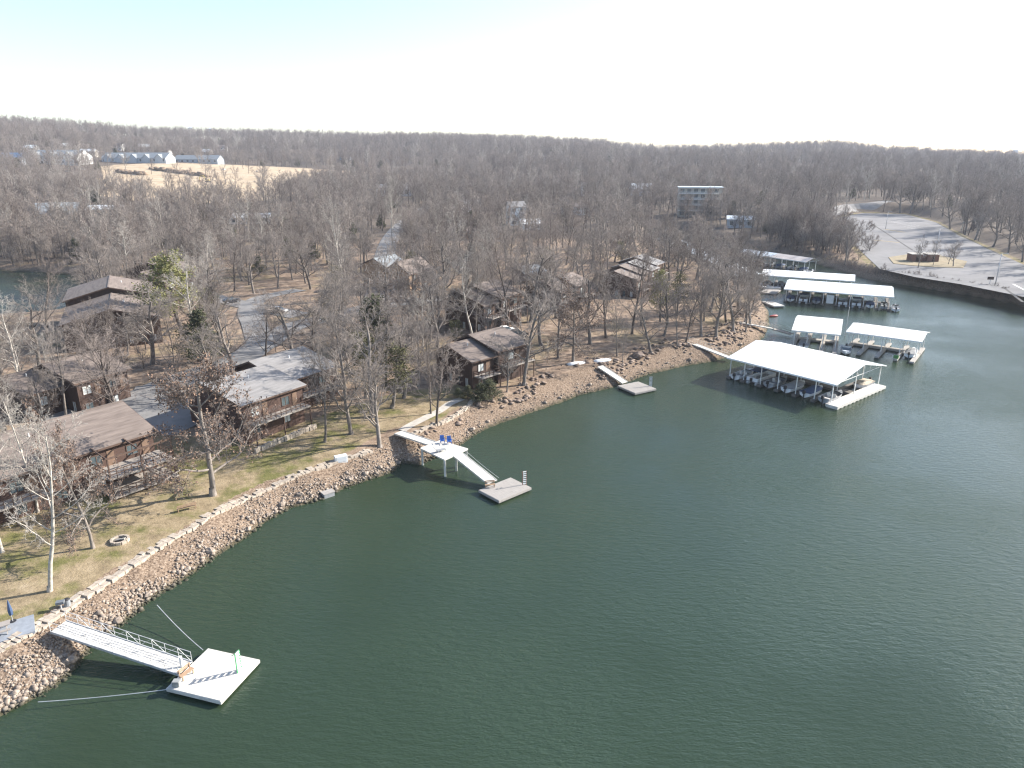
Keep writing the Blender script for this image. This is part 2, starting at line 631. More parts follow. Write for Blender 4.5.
def leaf_mesh(rg, tips, n_per, size, spread, aspect=1.6, up=0.0, keep=1.0):
    P0 = np.array([t[0] for t in tips])
    P0 = np.repeat(P0, n_per, 0)
    if keep < 1: P0 = P0[rg.rand(len(P0)) < keep]
    m = len(P0)
    c = P0 + rg.normal(0, spread, (m, 3))
    a = rg.normal(0, 1, (m, 3)); a[:, 2] += up; a /= np.linalg.norm(a, axis=1, keepdims=True)
    b = np.cross(a, rg.normal(0, 1, (m, 3))); b /= np.linalg.norm(b, axis=1, keepdims=True)
    s = size * rg.uniform(0.6, 1.3, (m, 1))
    v = np.stack([c - a * s * aspect / 2, c + b * s / 2, c + a * s * aspect / 2, c - b * s / 2], 1).reshape(-1, 3)
    return v, np.arange(m * 4).reshape(m, 4)


CFG = {
    # broad oak: short trunk, wide limbs
    'oak': dict(n=[7, 7, 4, 3, 2], cnt=[12, 9, 8, 8], t0=[0.24, 0.22, 0.15, 0.1], ang=[58, 50, 50, 45], rat=[0.62, 0.42, 0.46, 0.5],
                wob=[0.07, 0.17, 0.2, 0.22, 0.25], up=[0.03, 0.07, 0.06, 0.05, 0.03], tap=[0.6, 0.75, 0.75, 0.7, 0.7], rr=[0.58, 0.55, 0.5, 0.6], rmin=0.013, tipl=3),
    'spread': dict(n=[6, 8, 5, 3, 2], cnt=[15, 10, 8, 8], t0=[0.20, 0.2, 0.15, 0.1], ang=[84, 52, 50, 45], rat=[0.66, 0.42, 0.46, 0.5],
                   wob=[0.07, 0.17, 0.2, 0.22, 0.25], up=[0.03, 0.04, 0.05, 0.05, 0.03], tap=[0.6, 0.8, 0.75, 0.7, 0.7], rr=[0.5, 0.5, 0.5, 0.6], rmin=0.013, tipl=3),
    # forest grown, tall with limbs that sweep up
    'wood': dict(n=[8, 6, 4, 3, 2], cnt=[13, 8, 8, 8], t0=[0.24, 0.2, 0.15, 0.1], ang=[52, 50, 48, 45], rat=[0.52, 0.46, 0.46, 0.5],
                 wob=[0.05, 0.13, 0.18, 0.2, 0.25], up=[0.02, 0.1, 0.08, 0.05, 0.03], tap=[0.75, 0.8, 0.75, 0.7, 0.7], rr=[0.5, 0.5, 0.5, 0.6], rmin=0.013, tipl=3),
    'syc': dict(n=[10, 6, 4, 3, 2], cnt=[14, 7, 7, 7], t0=[0.3, 0.25, 0.15, 0.1], ang=[55, 50, 48, 45], rat=[0.42, 0.42, 0.44, 0.5],
                wob=[0.04, 0.14, 0.18, 0.2, 0.25], up=[0.02, 0.1, 0.06, 0.05, 0.03], tap=[0.75, 0.8, 0.75, 0.7, 0.7], rr=[0.5, 0.5, 0.5, 0.6], rmin=0.015, tipl=3),
    'brush': dict(n=[4, 4, 3, 3], cnt=[9, 9, 9], t0=[0.05, 0.15, 0.1], ang=[50, 45, 45], rat=[0.8, 0.5, 0.5],
                  wob=[0.15, 0.18, 0.2, 0.25], up=[0.05, 0.1, 0.08, 0.03], tap=[0.6, 0.7, 0.7, 0.7], rr=[0.55, 0.5, 0.5], rmin=0.014, tipl=2),
    'far': dict(n=[4, 4, 3, 2], cnt=[10, 9, 10], t0=[0.25, 0.2, 0.1], ang=[56, 50, 48], rat=[0.55, 0.46, 0.5],
                wob=[0.06, 0.15, 0.2, 0.22], up=[0.02, 0.1, 0.07, 0.03], tap=[0.7, 0.8, 0.75, 0.7], rr=[0.5, 0.5, 0.6], rmin=0.035, tipl=3),
    'cedar': dict(n=[6, 4, 2], cnt=[46, 7], t0=[0.06, 0.2], ang=[72, 45], rat=[0.36, 0.4], shape=lambda t: 1.15 - 1.0 * t,
                  wob=[0.03, 0.08, 0.15], up=[0.03, 0.06, 0.03], tap=[0.85, 0.8, 0.7], rr=[0.35, 0.5], rmin=0.015, tipl=1),
    'pine': dict(n=[8, 5, 3], cnt=[26, 8], t0=[0.25, 0.2], ang=[70, 45], rat=[0.34, 0.4], shape=lambda t: 1.1 - 0.75 * t,
                 wob=[0.04, 0.12, 0.15], up=[0.03, 0.07, 0.04], tap=[0.8, 0.8, 0.7], rr=[0.35, 0.5], rmin=0.015, tipl=1),
}

bark_grey = mat('bark_grey', (0.25, 0.22, 0.195), 0.95, c2=(0.11, 0.095, 0.082), scale=5, rnd=0.22, stretch=(1, 1, .3))
bark_dark = mat('bark_dark', (0.14, 0.115, 0.10), 0.95, c2=(0.07, 0.058, 0.05), scale=5, rnd=0.2, stretch=(1, 1, .3))
bark_white = mat('bark_white', (0.52, 0.485, 0.43), 0.9, c2=(0.28, 0.255, 0.22), scale=2.0, rnd=0.08)
twig_grey = mat('twig_grey', (0.285, 0.25, 0.225), 0.95, c2=(0.17, 0.148, 0.132), scale=1, rnd=0.22)
twig_brown = mat('twig_brown', (0.235, 0.198, 0.178), 0.95, c2=(0.14, 0.118, 0.105), scale=1, rnd=0.22)
twig_pale = mat('twig_pale', (0.38, 0.35, 0.315), 0.95, c2=(0.26, 0.24, 0.215), scale=1, rnd=0.1)
leaf_brown = mat('leaf_brown', (0.22, 0.145, 0.105), 0.9, c2=(0.13, 0.085, 0.062), scale=1.5, rnd=0.1)
leaf_cedar = mat('leaf_cedar', (0.10, 0.105, 0.05), 0.9, c2=(0.055, 0.062, 0.03), scale=1.2, rnd=0.25)
leaf_pine = mat('leaf_pine', (0.26, 0.25, 0.085), 0.9, c2=(0.15, 0.16, 0.06), scale=1.0, rnd=0.15)
leaf_olive = mat('leaf_olive', (0.15, 0.145, 0.06), 0.9, c2=(0.08, 0.08, 0.035), scale=1.2, rnd=0.2)


def tree_proto(kind, seed, H, tr, bark, twig, leaves=None, split=2, joined=False):
    """returns (trunk mesh, crown mesh); levels < split go to the trunk"""
    rg = np.random.RandomState(seed)
    S = Segs(); tips = []
    cfg = CFG[kind]
    lean = np.array([rg.normal(0, 0.05), rg.normal(0, 0.05), 1.0])
    grow(S, rg, np.array([0, 0, -0.25]), lean, H * 0.86, tr, 0, cfg, tips)
    # root flare
    S.add(np.array([0, 0, -0.35]), np.array([0, 0, 0.5]), tr * 1.5, tr * 1.0, 0)
    nm = kind
    v1, f1 = segs_mesh(S, 0, split - 1)
    mx = max(S.lv)
    parts = []
    if mx >= split:
        v2, f2 = segs_mesh(S, split, mx)
    else:
        v2 = np.zeros((0, 3)); f2 = np.zeros((0, 4), int)
    mats2 = [twig]; mi2 = np.zeros(len(f2), int)
    if leaves:
        lv, lf = leaf_mesh(rg, tips, leaves['n'], leaves['size'], leaves['spread'], leaves.get('aspect', 1.5), keep=leaves.get('keep', 1.0))
        f2 = np.concatenate([f2, lf + len(v2)]); v2 = np.concatenate([v2, lv]); mats2.append(leaves['mat'])
        mi2 = np.concatenate([mi2, np.ones(len(lf), int)])
    if joined:
        V = np.concatenate([v1, v2]); F = np.concatenate([f1, f2 + len(v1)])
        return np_mesh('far_tree', V, [F], [bark] + mats2, np.concatenate([np.zeros(len(f1), int), mi2 + 1]))
    return (np_mesh('trunk', v1, [f1], [bark], smooth_=True), np_mesh('crown', v2, [f2], mats2, mi2))


rnd = random.Random(11)
PROT = {}
PROT['oak'] = [tree_proto('oak', 10 + i, 14.0, 0.27, bark_grey, twig_grey) for i in range(4)]
PROT['wood'] = [tree_proto('wood', 30 + i, 16.0, 0.22, [bark_grey, bark_dark][i % 2], [twig_grey, twig_brown][i % 2]) for i in range(5)]
PROT['syc'] = [tree_proto('syc', 50 + i, 18.0, 0.19, bark_white, twig_pale) for i in range(3)]
PROT['leafy'] = [tree_proto('spread', 70 + i, 9.5, 0.22, bark_grey, twig_brown,
                            dict(n=1, size=0.105, spread=0.15, mat=leaf_brown, keep=0.22)) for i in range(2)]
PROT['brush'] = [tree_proto('brush', 80 + i, 3.2, 0.07, bark_grey, twig_brown, split=1) for i in range(3)]
PROT['cedar'] = [tree_proto('cedar', 90 + i, 8.0, 0.15, bark_dark, twig_brown,
                            dict(n=7, size=0.15, spread=0.22, mat=leaf_cedar), split=1) for i in range(2)]
PROT['olive'] = [tree_proto('pine', 94 + i, 10.0, 0.18, bark_grey, twig_brown,
                            dict(n=6, size=0.13, spread=0.28, mat=leaf_olive), split=1) for i in range(2)]
PROT['pine'] = [tree_proto('pine', 98 + i, 12.0, 0.2, bark_dark, twig_brown,
                           dict(n=13, size=0.145, spread=0.32, mat=leaf_pine), split=1) for i in range(2)]


def plant(kind, x, y, scale=1.0, i=0, rz=None, label='', cat='tree', group=None, name=None, z=None, wide=None):
    tr, cr = PROT[kind][i % len(PROT[kind])]
    o = empty(name or {'oak': 'oak_tree', 'wood': 'bare_tree', 'syc': 'sycamore_tree', 'leafy': 'brown_leaved_oak', 'brush': 'bare_shrub',
                       'cedar': 'cedar_tree', 'olive': 'olive_green_cedar', 'pine': 'pine_tree'}[kind],
              (x, y, hz(x, y) if z is None else z), rnd.uniform(0, 6.28) if rz is None else rz, label, cat, group)
    w = scale if wide is None else wide
    o.scale = (w, w, scale)
    link_mesh('trunk', tr, o)
    link_mesh('crown', cr, o)
    return o
# ------------------------------------------------------------------ where trees may stand
NO_TREES = []      # footprints (world polygons) with nothing growing on them


def keep_off(poly): NO_TREES.append(np.asarray(poly, float))


keep_off(lot_poly)
keep_off(lawn_poly)
# open ground of the photo where only the trees listed one by one stand
OPEN_PX = [[(520, 405), (505, 372), (540, 322), (600, 300), (680, 296), (690, 328), (752, 338), (760, 345), (700, 365), (600, 400)], [(-30, 302), (88, 302), (100, 322), (70, 336), (-30, 336)],
           [(208, 372), (228, 318), (238, 296), (330, 290), (330, 330), (262, 352)]]
for q_ in OPEN_PX: keep_off([ground(a, b)[:2] for a, b in q_])


def ok_spot(X, Y, margin=1.5):
    ok = shore_d(X, Y) > 3.0
    for p in NO_TREES:
        c = p.mean(0); rad = np.abs(p - c).max() + 5
        near = (np.abs(X - c[0]) < rad * 1.5) & (np.abs(Y - c[1]) < rad * 1.5)
        if near.any():
            b = inside(X[near], Y[near], p) | (seg_dist(X[near], Y[near], p) < margin)
            w = np.where(near)[0][b]
            ok[w] = False
    return ok


def build_forest(r0, r1):
    """the woods beyond the trees that stand alone: one mass"""
    rg = np.random.RandomState(5)
    X = []; Y = []; S = []; K = []
    for a, b, area, s0 in ((r0, 420, 72, 1.0), (420, 800, 96, 1.1), (800, r1, 165, 1.25)):
        n = int(0.5 * (b * b - a * a) * R(104) / area)
        r = np.sqrt(rg.uniform(a * a, b * b, n)); t = rg.uniform(R(-52), R(52), n)
        X.append(r * np.sin(t)); Y.append(r * np.cos(t)); S.append(np.full(n, s0) * rg.uniform(0.75, 1.2, n)); K.append(rg.rand(n))
    # thicket between the car park and the cove, and behind the inlet
    for (bx0, bx1, by0, by1, n_) in ((768, 852, 214, 256, 300), (676, 724, 217, 221, 12), (0, 120, 238, 268, 60), (640, 760, 222, 236, 40)):
        q = np.array([ground(rg.uniform(bx0, bx1), rg.uniform(by0, by1))[:2] for _ in range(n_)])
        X.append(q[:, 0]); Y.append(q[:, 1]); S.append(rg.uniform(0.45, 0.9, n_)); K.append(rg.rand(n_) * 0.44)
    X = np.concatenate(X); Y = np.concatenate(Y); S = np.concatenate(S); K = np.concatenate(K)
    ok = ok_spot(X, Y, 3.0)
    # thin patches, so the woods have glades
    g = vnoise(X, Y, 60) + 0.5 * vnoise(X, Y, 23)
    ok &= (g > 0.5) | (K < 0.4)
    ok &= ~(inside(X, Y, field_poly)) | (K < 0.05)
    X, Y, S, K = X[ok], Y[ok], S[ok], K[ok]
    Z = height(X, Y)
    n = len(X)
    print('forest trees', n)
    pc = bpy.data.collections.new('forest_sources')
    names = []
    for i in range(5):
        me = tree_proto('far', 200 + i, 15.5, 0.26, [bark_grey, bark_dark][i % 2], [twig_grey, twig_brown, twig_grey, twig_brown, twig_grey][i], joined=True)
        o = bpy.data.objects.new('a%d' % i, me); pc.objects.link(o)
    me = tree_proto('far', 210, 17, 0.28, bark_white, twig_pale, joined=True)
    pc.objects.link(bpy.data.objects.new('b0', me))
    me = tree_proto('cedar', 220, 9, 0.2, bark_dark, twig_brown, dict(n=5, size=0.3, spread=0.25, mat=leaf_cedar), joined=True)
    pc.objects.link(bpy.data.objects.new('c0', me))
    idx = np.where(K < 0.93, (rg.rand(n) * 5).astype(int), np.where(K < 0.96, 5, 6))
    pm = bpy.data.meshes.new('woods')
    pm.vertices.add(n); pm.vertices.foreach_set('co', np.stack([X, Y, Z], 1).astype(np.float32).ravel())
    at = pm.attributes.new('size', 'FLOAT', 'POINT'); at.data.foreach_set('value', S.astype(np.float32))
    at = pm.attributes.new('pick', 'INT', 'POINT'); at.data.foreach_set('value', idx.astype(np.int32))
    at = pm.attributes.new('turn', 'FLOAT', 'POINT'); at.data.foreach_set('value', rg.uniform(0, 6.28, n).astype(np.float32))
    o = link_mesh('woods', pm)
    ng = bpy.data.node_groups.new('scatter', 'GeometryNodeTree')
    ng.interface.new_socket('Geometry', in_out='INPUT', socket_type='NodeSocketGeometry')
    ng.interface.new_socket('Geometry', in_out='OUTPUT', socket_type='NodeSocketGeometry')
    N = ng.nodes.new; L = ng.links.new
    gi = N('NodeGroupInput'); go = N('NodeGroupOutput')
    ip = N('GeometryNodeInstanceOnPoints'); ip.inputs['Pick Instance'].default_value = True
    ci = N('GeometryNodeCollectionInfo'); ci.inputs['Collection'].default_value = pc; ci.inputs['Separate Children'].default_value = True
    ci.inputs['Reset Children'].default_value = True

    def attr(nm, ty):
        a = N('GeometryNodeInputNamedAttribute'); a.data_type = ty; a.inputs['Name'].default_value = nm
        return a.outputs['Attribute']
    cx = N('ShaderNodeCombineXYZ'); L(attr('turn', 'FLOAT'), cx.inputs[2])
    L(gi.outputs[0], ip.inputs['Points']); L(ci.outputs[0], ip.inputs['Instance']); L(attr('pick', 'INT'), ip.inputs['Instance Index'])
    L(cx.outputs[0], ip.inputs['Rotation']); L(attr('size', 'FLOAT'), ip.inputs['Scale'])
    L(ip.outputs[0], go.inputs[0])
    md = o.modifiers.new('scatter', 'NODES'); md.node_group = ng
    return tag(o, 'grey brown mass of leafless woods covering the land and hills behind the houses', 'woods', kind='stuff')


def grid_trees(max_n, rmax):
    """spots for the trees that stand alone: denser in the belts the photo shows"""
    rg = np.random.RandomState(21)
    out = []
    tries = 12000
    r = np.sqrt(rg.uniform(70 ** 2, rmax ** 2, tries)); t = rg.uniform(R(-40), R(30), tries)
    X = r * np.sin(t); Y = r * np.cos(t)
    ok = ok_spot(X, Y, 1.8) & (rg.rand(tries) < 1)
    X, Y = X[ok], Y[ok]
    keep = []
    for x, y in zip(X, Y):
        sp = 5.2 + 3.8 * float(vnoise(np.array([x]), np.array([y]), 30)[0])
        if all((x - a) ** 2 + (y - b) ** 2 > sp * sp for a, b in keep):
            keep.append((x, y))
    keep.sort(key=lambda q: math.hypot(*q))
    return keep[:max_n]
# ------------------------------------------------------------------ houses
roof_brown = mat('roof_brown', (0.215, 0.175, 0.15), 0.9, c2=(0.125, 0.10, 0.086), scale=0.9, stretch=(0.35, 2.2, 1), bump=0.2)
roof_grey = mat('roof_grey', (0.28, 0.27, 0.262), 0.9, c2=(0.19, 0.183, 0.178), scale=0.9, stretch=(0.35, 2.2, 1), bump=0.2)
roof_slate = mat('roof_slate', (0.26, 0.285, 0.30), 0.85, c2=(0.19, 0.21, 0.225), scale=0.6, stretch=(0.4, 2, 1))
wood_dark = mat('wood_dark', (0.075, 0.045, 0.034), 0.85, c2=(0.045, 0.027, 0.021), scale=2.2, stretch=(3, 3, 0.3), bump=0.3)
wood_trim = mat('wood_trim', (0.12, 0.075, 0.055), 0.85, c2=(0.07, 0.045, 0.035), scale=3)
wood_red = mat('wood_red', (0.095, 0.055, 0.042), 0.85, c2=(0.055, 0.032, 0.025), scale=2.2, stretch=(0.3, 0.3, 5), bump=0.3)
wood_tan = mat('wood_tan', (0.42, 0.29, 0.19), 0.85, c2=(0.30, 0.20, 0.13), scale=2.2)
deck_grey = mat('deck_grey', (0.36, 0.33, 0.30), 0.9, c2=(0.24, 0.215, 0.19), scale=2.5, stretch=(0.4, 4, 1))
concrete = mat('concrete', (0.46, 0.43, 0.38), 0.9, c2=(0.34, 0.315, 0.28), scale=1.5, bump=0.2)
stone_wall = mat('stone_wall', (0.47, 0.41, 0.34), 0.95, c2=(0.27, 0.23, 0.185), scale=2.6, bump=0.8)
glass = mat('window_glass', (0.10, 0.13, 0.14), 0.06, c2=(0.05, 0.07, 0.08), scale=0.6, spec=0.9)
bright_glass = mat('bright_glass', (0.62, 0.64, 0.62), 0.7, c2=(0.40, 0.45, 0.45), scale=3, stretch=(6, 6, 0.2))  # pale opaque colour stands in for bright, reflective glass
white_paint = mat('white_paint', (0.80, 0.80, 0.78), 0.6, c2=(0.66, 0.66, 0.64), scale=1.5)
blue_paint = mat('blue_grey_siding', (0.42, 0.46, 0.50), 0.7, c2=(0.34, 0.38, 0.42), scale=1.0)
brick = mat('brick', (0.24, 0.13, 0.10), 0.9, c2=(0.13, 0.075, 0.06), scale=3.5)
metal_white = mat('metal_white', (0.86, 0.87, 0.86), 0.45, c2=(0.78, 0.79, 0.78), scale=0.5, stretch=(0.2, 3, 1))
metal_cream = mat('metal_cream', (0.74, 0.73, 0.68), 0.5, c2=(0.66, 0.65, 0.61), scale=0.5, stretch=(3, 0.2, 1))
metal_pink = mat('metal_pink', (0.60, 0.54, 0.49), 0.7, c2=(0.46, 0.40, 0.36), scale=0.4)
metal_pale = mat('metal_pale', (0.66, 0.70, 0.72), 0.5, c2=(0.56, 0.60, 0.62), scale=0.4, stretch=(0.2, 3, 1))
steel = mat('galvanised_steel', (0.55, 0.56, 0.57), 0.5, c2=(0.38, 0.39, 0.40), scale=3, metal=0.3)
black_plastic = mat('black_plastic', (0.03, 0.03, 0.033), 0.6, scale=2)
rust = mat('rust', (0.24, 0.10, 0.055), 0.9, c2=(0.13, 0.06, 0.04), scale=4)


def frame_at(C, g, head):
    """an Empty whose x runs along the ridge and whose -y faces the lake"""
    return dict(loc=(float(C[0]), float(C[1]), float(g)), rz=R(head))


door_m = mat('door_brown', (0.20, 0.13, 0.09), 0.7, scale=2)


def footprint(C, head, x0, x1, y0, y1, m=0.0):
    c, s = math.cos(R(head)), math.sin(R(head))
    return [(C[0] + c * a - s * b, C[1] + s * a + c * b) for a, b in
            ((x0 - m, y0 - m), (x1 + m, y0 - m), (x1 + m, y1 + m), (x0 - m, y1 + m))]


def window(parent, x, z, w, h, y=0.0, axis='y', bright_pane=True, fm=None):
    """frame, with panes (and mullion) as sub-parts; stands in the wall plane y (or x when axis == 'x')"""
    f = MB(); t = 0.09; o = -0.07 if axis == 'y' or axis == 'x' else 0.07

    def bx(mb, a0, a1, b0, b1, d0, d1):
        if axis == 'y': mb.box(a0, a1, y + d0, y + d1, b0, b1)
        else: mb.box(y + d0, y + d1, a0, a1, b0, b1)
    bx(f, x, x + w, z, z + t, -0.07, 0.03); bx(f, x, x + w, z + h - t, z + h, -0.07, 0.03)
    bx(f, x, x + t, z + t, z + h - t, -0.07, 0.03); bx(f, x + w - t, x + w, z + t, z + h - t, -0.07, 0.03)
    bx(f, x + w / 2 - t / 2, x + w / 2 + t / 2, z + t, z + h - t, -0.065, 0.03)
    fo = f.build('window', fm or wood_trim, parent)
    p = MB(); bx(p, x + t, x + w / 2 - t / 2, z + t, z + h - t, -0.035, 0.02)
    bx(p, x + w / 2 + t / 2, x + w - t, z + t, z + h - t, -0.033, 0.02)
    p.build('pane', bright_glass if bright_pane else glass, fo)
    return fo


def gable_unit(root, x0, L, y0, W, vr, eave, rise, wall_m, roof_m, base=0.0, over=0.55, low=None):
    """walls with gable ends under a two-slope roof; ridge along x at y0+vr"""
    sec = [(y0, base), (y0 + W, base), (y0 + W, eave - 0.0), (y0 + vr, eave + rise - 0.0), (y0, eave)]
    m = MB(); n = len(sec)
    vs = [(x0, a, b) for a, b in sec] + [(x0 + L, a, b) for a, b in sec]
    m.add(vs, [tuple(range(n)), tuple(range(2 * n - 1, n - 1, -1))] + [(i, i + n, (i + 1) % n + n, (i + 1) % n) for i in range(n)])
    m.build('wall', wall_m, root)
    # vertical corner boards, proud of the wall
    r = MB(); th = 0.22; o = over
    s1 = rise / vr; s2 = rise / (W - vr)
    xa, xb = x0 - o, x0 + L + o
    e0 = (y0 - o, eave - s1 * o + 0.06); rg = (y0 + vr, eave + rise + 0.06); e1 = (y0 + W + o, eave - s2 * o + 0.06)
    for p, q in ((e0, rg), (rg, e1)):
        vs = []
        for X in (xa, xb):
            for Y, Z in (p, q): vs += [(X, Y, Z), (X, Y, Z + th)]
        r.add(vs, [(0, 1, 3, 2), (4, 6, 7, 5), (0, 4, 5, 1), (2, 3, 7, 6), (1, 5, 7, 3), (0, 2, 6, 4)])
    r.box(xa, xb, rg[0] - 0.16, rg[0] + 0.16, rg[1] + th - 0.05, rg[1] + th + 0.04)
    ro = r.build('roof', roof_m, root)
    f = MB()
    f.bar((xa - 0.02, e0[0] - 0.02, e0[1] + 0.06), (xb + 0.02, e0[0] - 0.02, e0[1] + 0.06), 0.06, 0.24)
    for X in (xa - 0.03, xb + 0.03):
        f.bar((X, e0[0], e0[1] + 0.06), (X, rg[0], rg[1] + 0.06), 0.06, 0.26)
        f.bar((X, rg[0], rg[1] + 0.06), (X, e1[0], e1[1] + 0.06), 0.06, 0.26)
    f.build('fascia', wood_trim, ro)
    v = MB(); vx = x0 + L * 0.55; vy = y0 + vr * 0.72
    vz = eave + rise * 0.72
    v.tube([(vx, vy, vz), (vx, vy, vz + 0.75)], 0.09)
    v.build('vent_pipe', white_paint, ro)
    return ro


def railing(root, pts, h=1.0, m=None, step=1.6, name='railing', bars=2, post=0.08):
    mb = MB()
    for a, b in zip(pts[:-1], pts[1:]):
        a = Vector(a); b = Vector(b); Ls = (b - a).length; n = max(1, round(Ls / step))
        for i in range(n + 1):
            p = a + (b - a) * i / n
            mb.bar(p, p + Vector((0, 0, h)), post)
        for k in range(bars):
            z = Vector((0, 0, h - k * h / bars))
            mb.bar(a + z, b + z, post * 0.8, post * 1.3)
    return mb.build(name, m or wood_trim, root)


def deck(root, x0, x1, y1, z, depth=2.4, ground=0.0, posts=True, m=None, roofed=False):
    d = MB(); d.box(x0, x1, y1 - depth, y1 - 0.003, z - 0.22, z)
    do = d.build('deck', m or deck_grey, root)
    railing(do, [(x0 + 0.05, y1 - 0.1, z), (x0 + 0.05, y1 - depth + 0.05, z), (x1 - 0.05, y1 - depth + 0.05, z), (x1 - 0.05, y1 - 0.1, z)],
            1.0, wood_trim, 0.9)
    if posts:
        n = max(2, int((x1 - x0) / 3.5) + 1)
        for i in range(n):
            x = x0 + 0.1 + (x1 - x0 - 0.2) * i / (n - 1)
            MB().box(x - 0.08, x + 0.08, y1 - depth + 0.06, y1 - depth + 0.22, ground - 0.4, z - 0.22).build('deck_post', wood_trim, do)
    return do


def condo(C, g, head, units, label, wall_m, roof_m, name='lake_house', decks=True, keep=1.0, front=5.0):
    root = empty(name, (C[0], C[1], g), R(head), label, 'house')
    for u in units:
        x0, L, y0, W, vr, eave, rise = u[:7]
        rm = u[7] if len(u) > 7 else roof_m
        gable_unit(root, x0, L, y0, W, vr, eave, rise, wall_m, rm, base=-2.0)
        keep_off(footprint(C, head, x0 - 1, x0 + L + 1, y0 - front, y0 + W + 1, keep))
        # storey band between the floors
        fl = eave - 2.7
        b = MB(); b.box(x0 - 0.04, x0 + L + 0.04, y0 - 0.045, y0 + 0.02, fl - 0.35, fl - 0.1)
        b.build('belt_board', wood_trim, root)
        nb = max(1, int(L / 4.2))
        for k in range(nb):
            cx = x0 + L * (k + 0.5) / nb
            window(root, cx - 1.4, fl + 0.45, 1.5, 1.5, y0, bright_pane=k % 3 == 0)
            window(root, cx - 1.4, fl - 2.3, 1.4, 1.4, y0, bright_pane=k % 3 == 1)
            dm = MB(); dm.box(cx + 0.65, cx + 1.55, y0 - 0.05, y0 + 0.02, fl, fl + 2.05)
            dd = dm.build('door', door_m, root)
            MB().box(cx + 1.36, cx + 1.43, y0 - 0.10, y0 - 0.052, fl + 0.95, fl + 1.1).build('handle', steel, dd)
        if decks:
            deck(root, x0 + 0.4, x0 + L - 0.3, y0, fl - 0.04, 2.1)
    x0, L, y0, W, vr, eave = units[0][:6]
    for k in range(3):
        window(root, y0 + 1.0 + k * 2.2, 0.3, 0.9, 1.7, x0, 'x', bright_pane=k != 1)
    return root


def proj_c(C, z=0): return proj(C[0], C[1], z)


# --- the brown roofed house by the shore in the middle (G)
gG = 2.5
condo((-7.2, 122.8), gG, 46, [(0, 5.6, 0, 10.0, 6.3, 5.3, 1.9), (6.0, 8.2, -0.6, 11.5, 7.4, 6.2, 1.7)],
      'dark brown two roofed house closest to the stony shore, beside green shrubs', wood_dark, roof_brown)
# --- the grey roofed pair behind the lawn (F)
CF = np.array([-33.0, 105.8]); uF = np.array([math.cos(R(56)), math.sin(R(56))]); vF = np.array([-uF[1], uF[0]])
condo(CF - uF * 11.0, 3.0, 56, [(0, 11.0, 0, 13.5, 8.8, 5.9, 1.7), (11.6, 10.5, 4.4, 13.5, 8.6, 5.6, 1.9)],
      'dark reddish house under two broad light grey roofs behind the lawn', wood_red, roof_grey)
# --- the long brown roof at the left edge with the stacked decks (A)
CA = np.array([-48.1, 88.1]); uA = np.array([math.cos(R(54)), math.sin(R(54))])
hA = condo(CA - uA * 27, 2.7, 54, [(0, 27, 0, 14.5, 8.2, 5.6, 2.3)],
           'long brown roofed house at the left edge with stacked decks on its corner', wood_red, roof_brown, decks=False)
for z, dep in ((2.9, 4.2), (0.5, 4.6)):
    deck(hA, 19.0, 27.4, 0, z, dep, -0.4)
deck(hA, 2.0, 13.0, 0, 2.9, 2.2)
pg = MB()
for x in (19.2, 23.2, 27.2):
    pg.bar((x, -4.0, 2.9), (x, -4.0, 5.4), 0.16)
    pg.bar((x, -4.1, 5.4), (x, -0.05, 5.9), 0.12, 0.2)
pg.bar((19.0, -4.0, 5.5), (27.4, -4.0, 5.5), 0.12, 0.22)
pg.build('deck_frame', wood_trim, hA)
# --- small house with white corner windows above the drive (B) and its lower neighbour (C)
condo((-68.6, 106.1), 4.0, 62, [(0, 8.6, 0, 13.0, 7.5, 5.2, 2.0), (-5.5, 5.3, 3.5, 12.0, 7.0, 4.3, 1.7)],
      'brown house with white framed windows facing the drive, left of its dark lamp post', wood_dark, roof_brown, decks=False)
# --- large two step roof by the inlet (D)
hD = P(159, 317, 10.0)
condo((-75.9, 149.5), 4.5, 117, [(0, 19.5, 0, 18.0, 9.0, 5.5, 2.4), (20.1, 17.0, 0.5, 18.0, 9.0, 6.9, 2.4)],
      'large house under a broad brown roof stepped in two halves, beside the inlet', wood_dark, roof_brown, decks=False)
# --- dark house just behind it (E)
cE = ground(168, 303)
condo((cE[0], cE[1]), cE[2], 78, [(0, 7, 0, 13, 7, 6.0, 2.2), (7.4, 9, 1.5, 17, 8.5, 7.2, 2.4)],
      'dark house with two low brown gables behind the yellow green pine', wood_dark, roof_brown, decks=False)
# --- the middle row (H, I, J)
condo((-6.4, 160.5), 3.7, 57, [(0, 5.4, 0, 11.5, 7.8, 6.3, 2.6), (5.8, 9.0, -0.8, 12.5, 8.0, 7.2, 2.2)],
      'dark brown house with decks standing behind the shore house, tan roof planes', wood_dark, roof_brown)
condo((-29.7, 204.8), 4.4, 59, [(0, 11.0, 0, 9.0, 4.6, 5.8, 2.9), (0.6, 9.0, 9.3, 9.0, 4.2, 7.0, 2.0, roof_slate)],
      'house with a tan lit end wall and a slate coloured left roof, mid woods', wood_tan, roof_brown, decks=False)
condo((12.4, 181.0), 4.3, 57, [(0, 6.2, 0, 10.5, 5.2, 5.0, 2.3), (7.0, 7.5, -1.0, 10.5, 5.5, 5.6, 2.0)],
      'small brown roofed house in the trees above the point', wood_dark, roof_brown)
condo((35.0, 198.0), 4.2, 60, [(0, 5.4, 0, 11.5, 6.8, 5.2, 1.9), (5.8, 5.4, 0.8, 11.5, 6.8, 5.9, 1.9), (11.6, 7.0, 0.4, 12.0, 6.8, 6.2, 1.9, roof_grey),
                               (19.0, 7.0, 1.2, 12.0, 6.8, 6.8, 1.9, roof_grey)],
      'row house with four stepped roofs, brown then grey, before the cove', wood_trim, roof_brown, front=11)


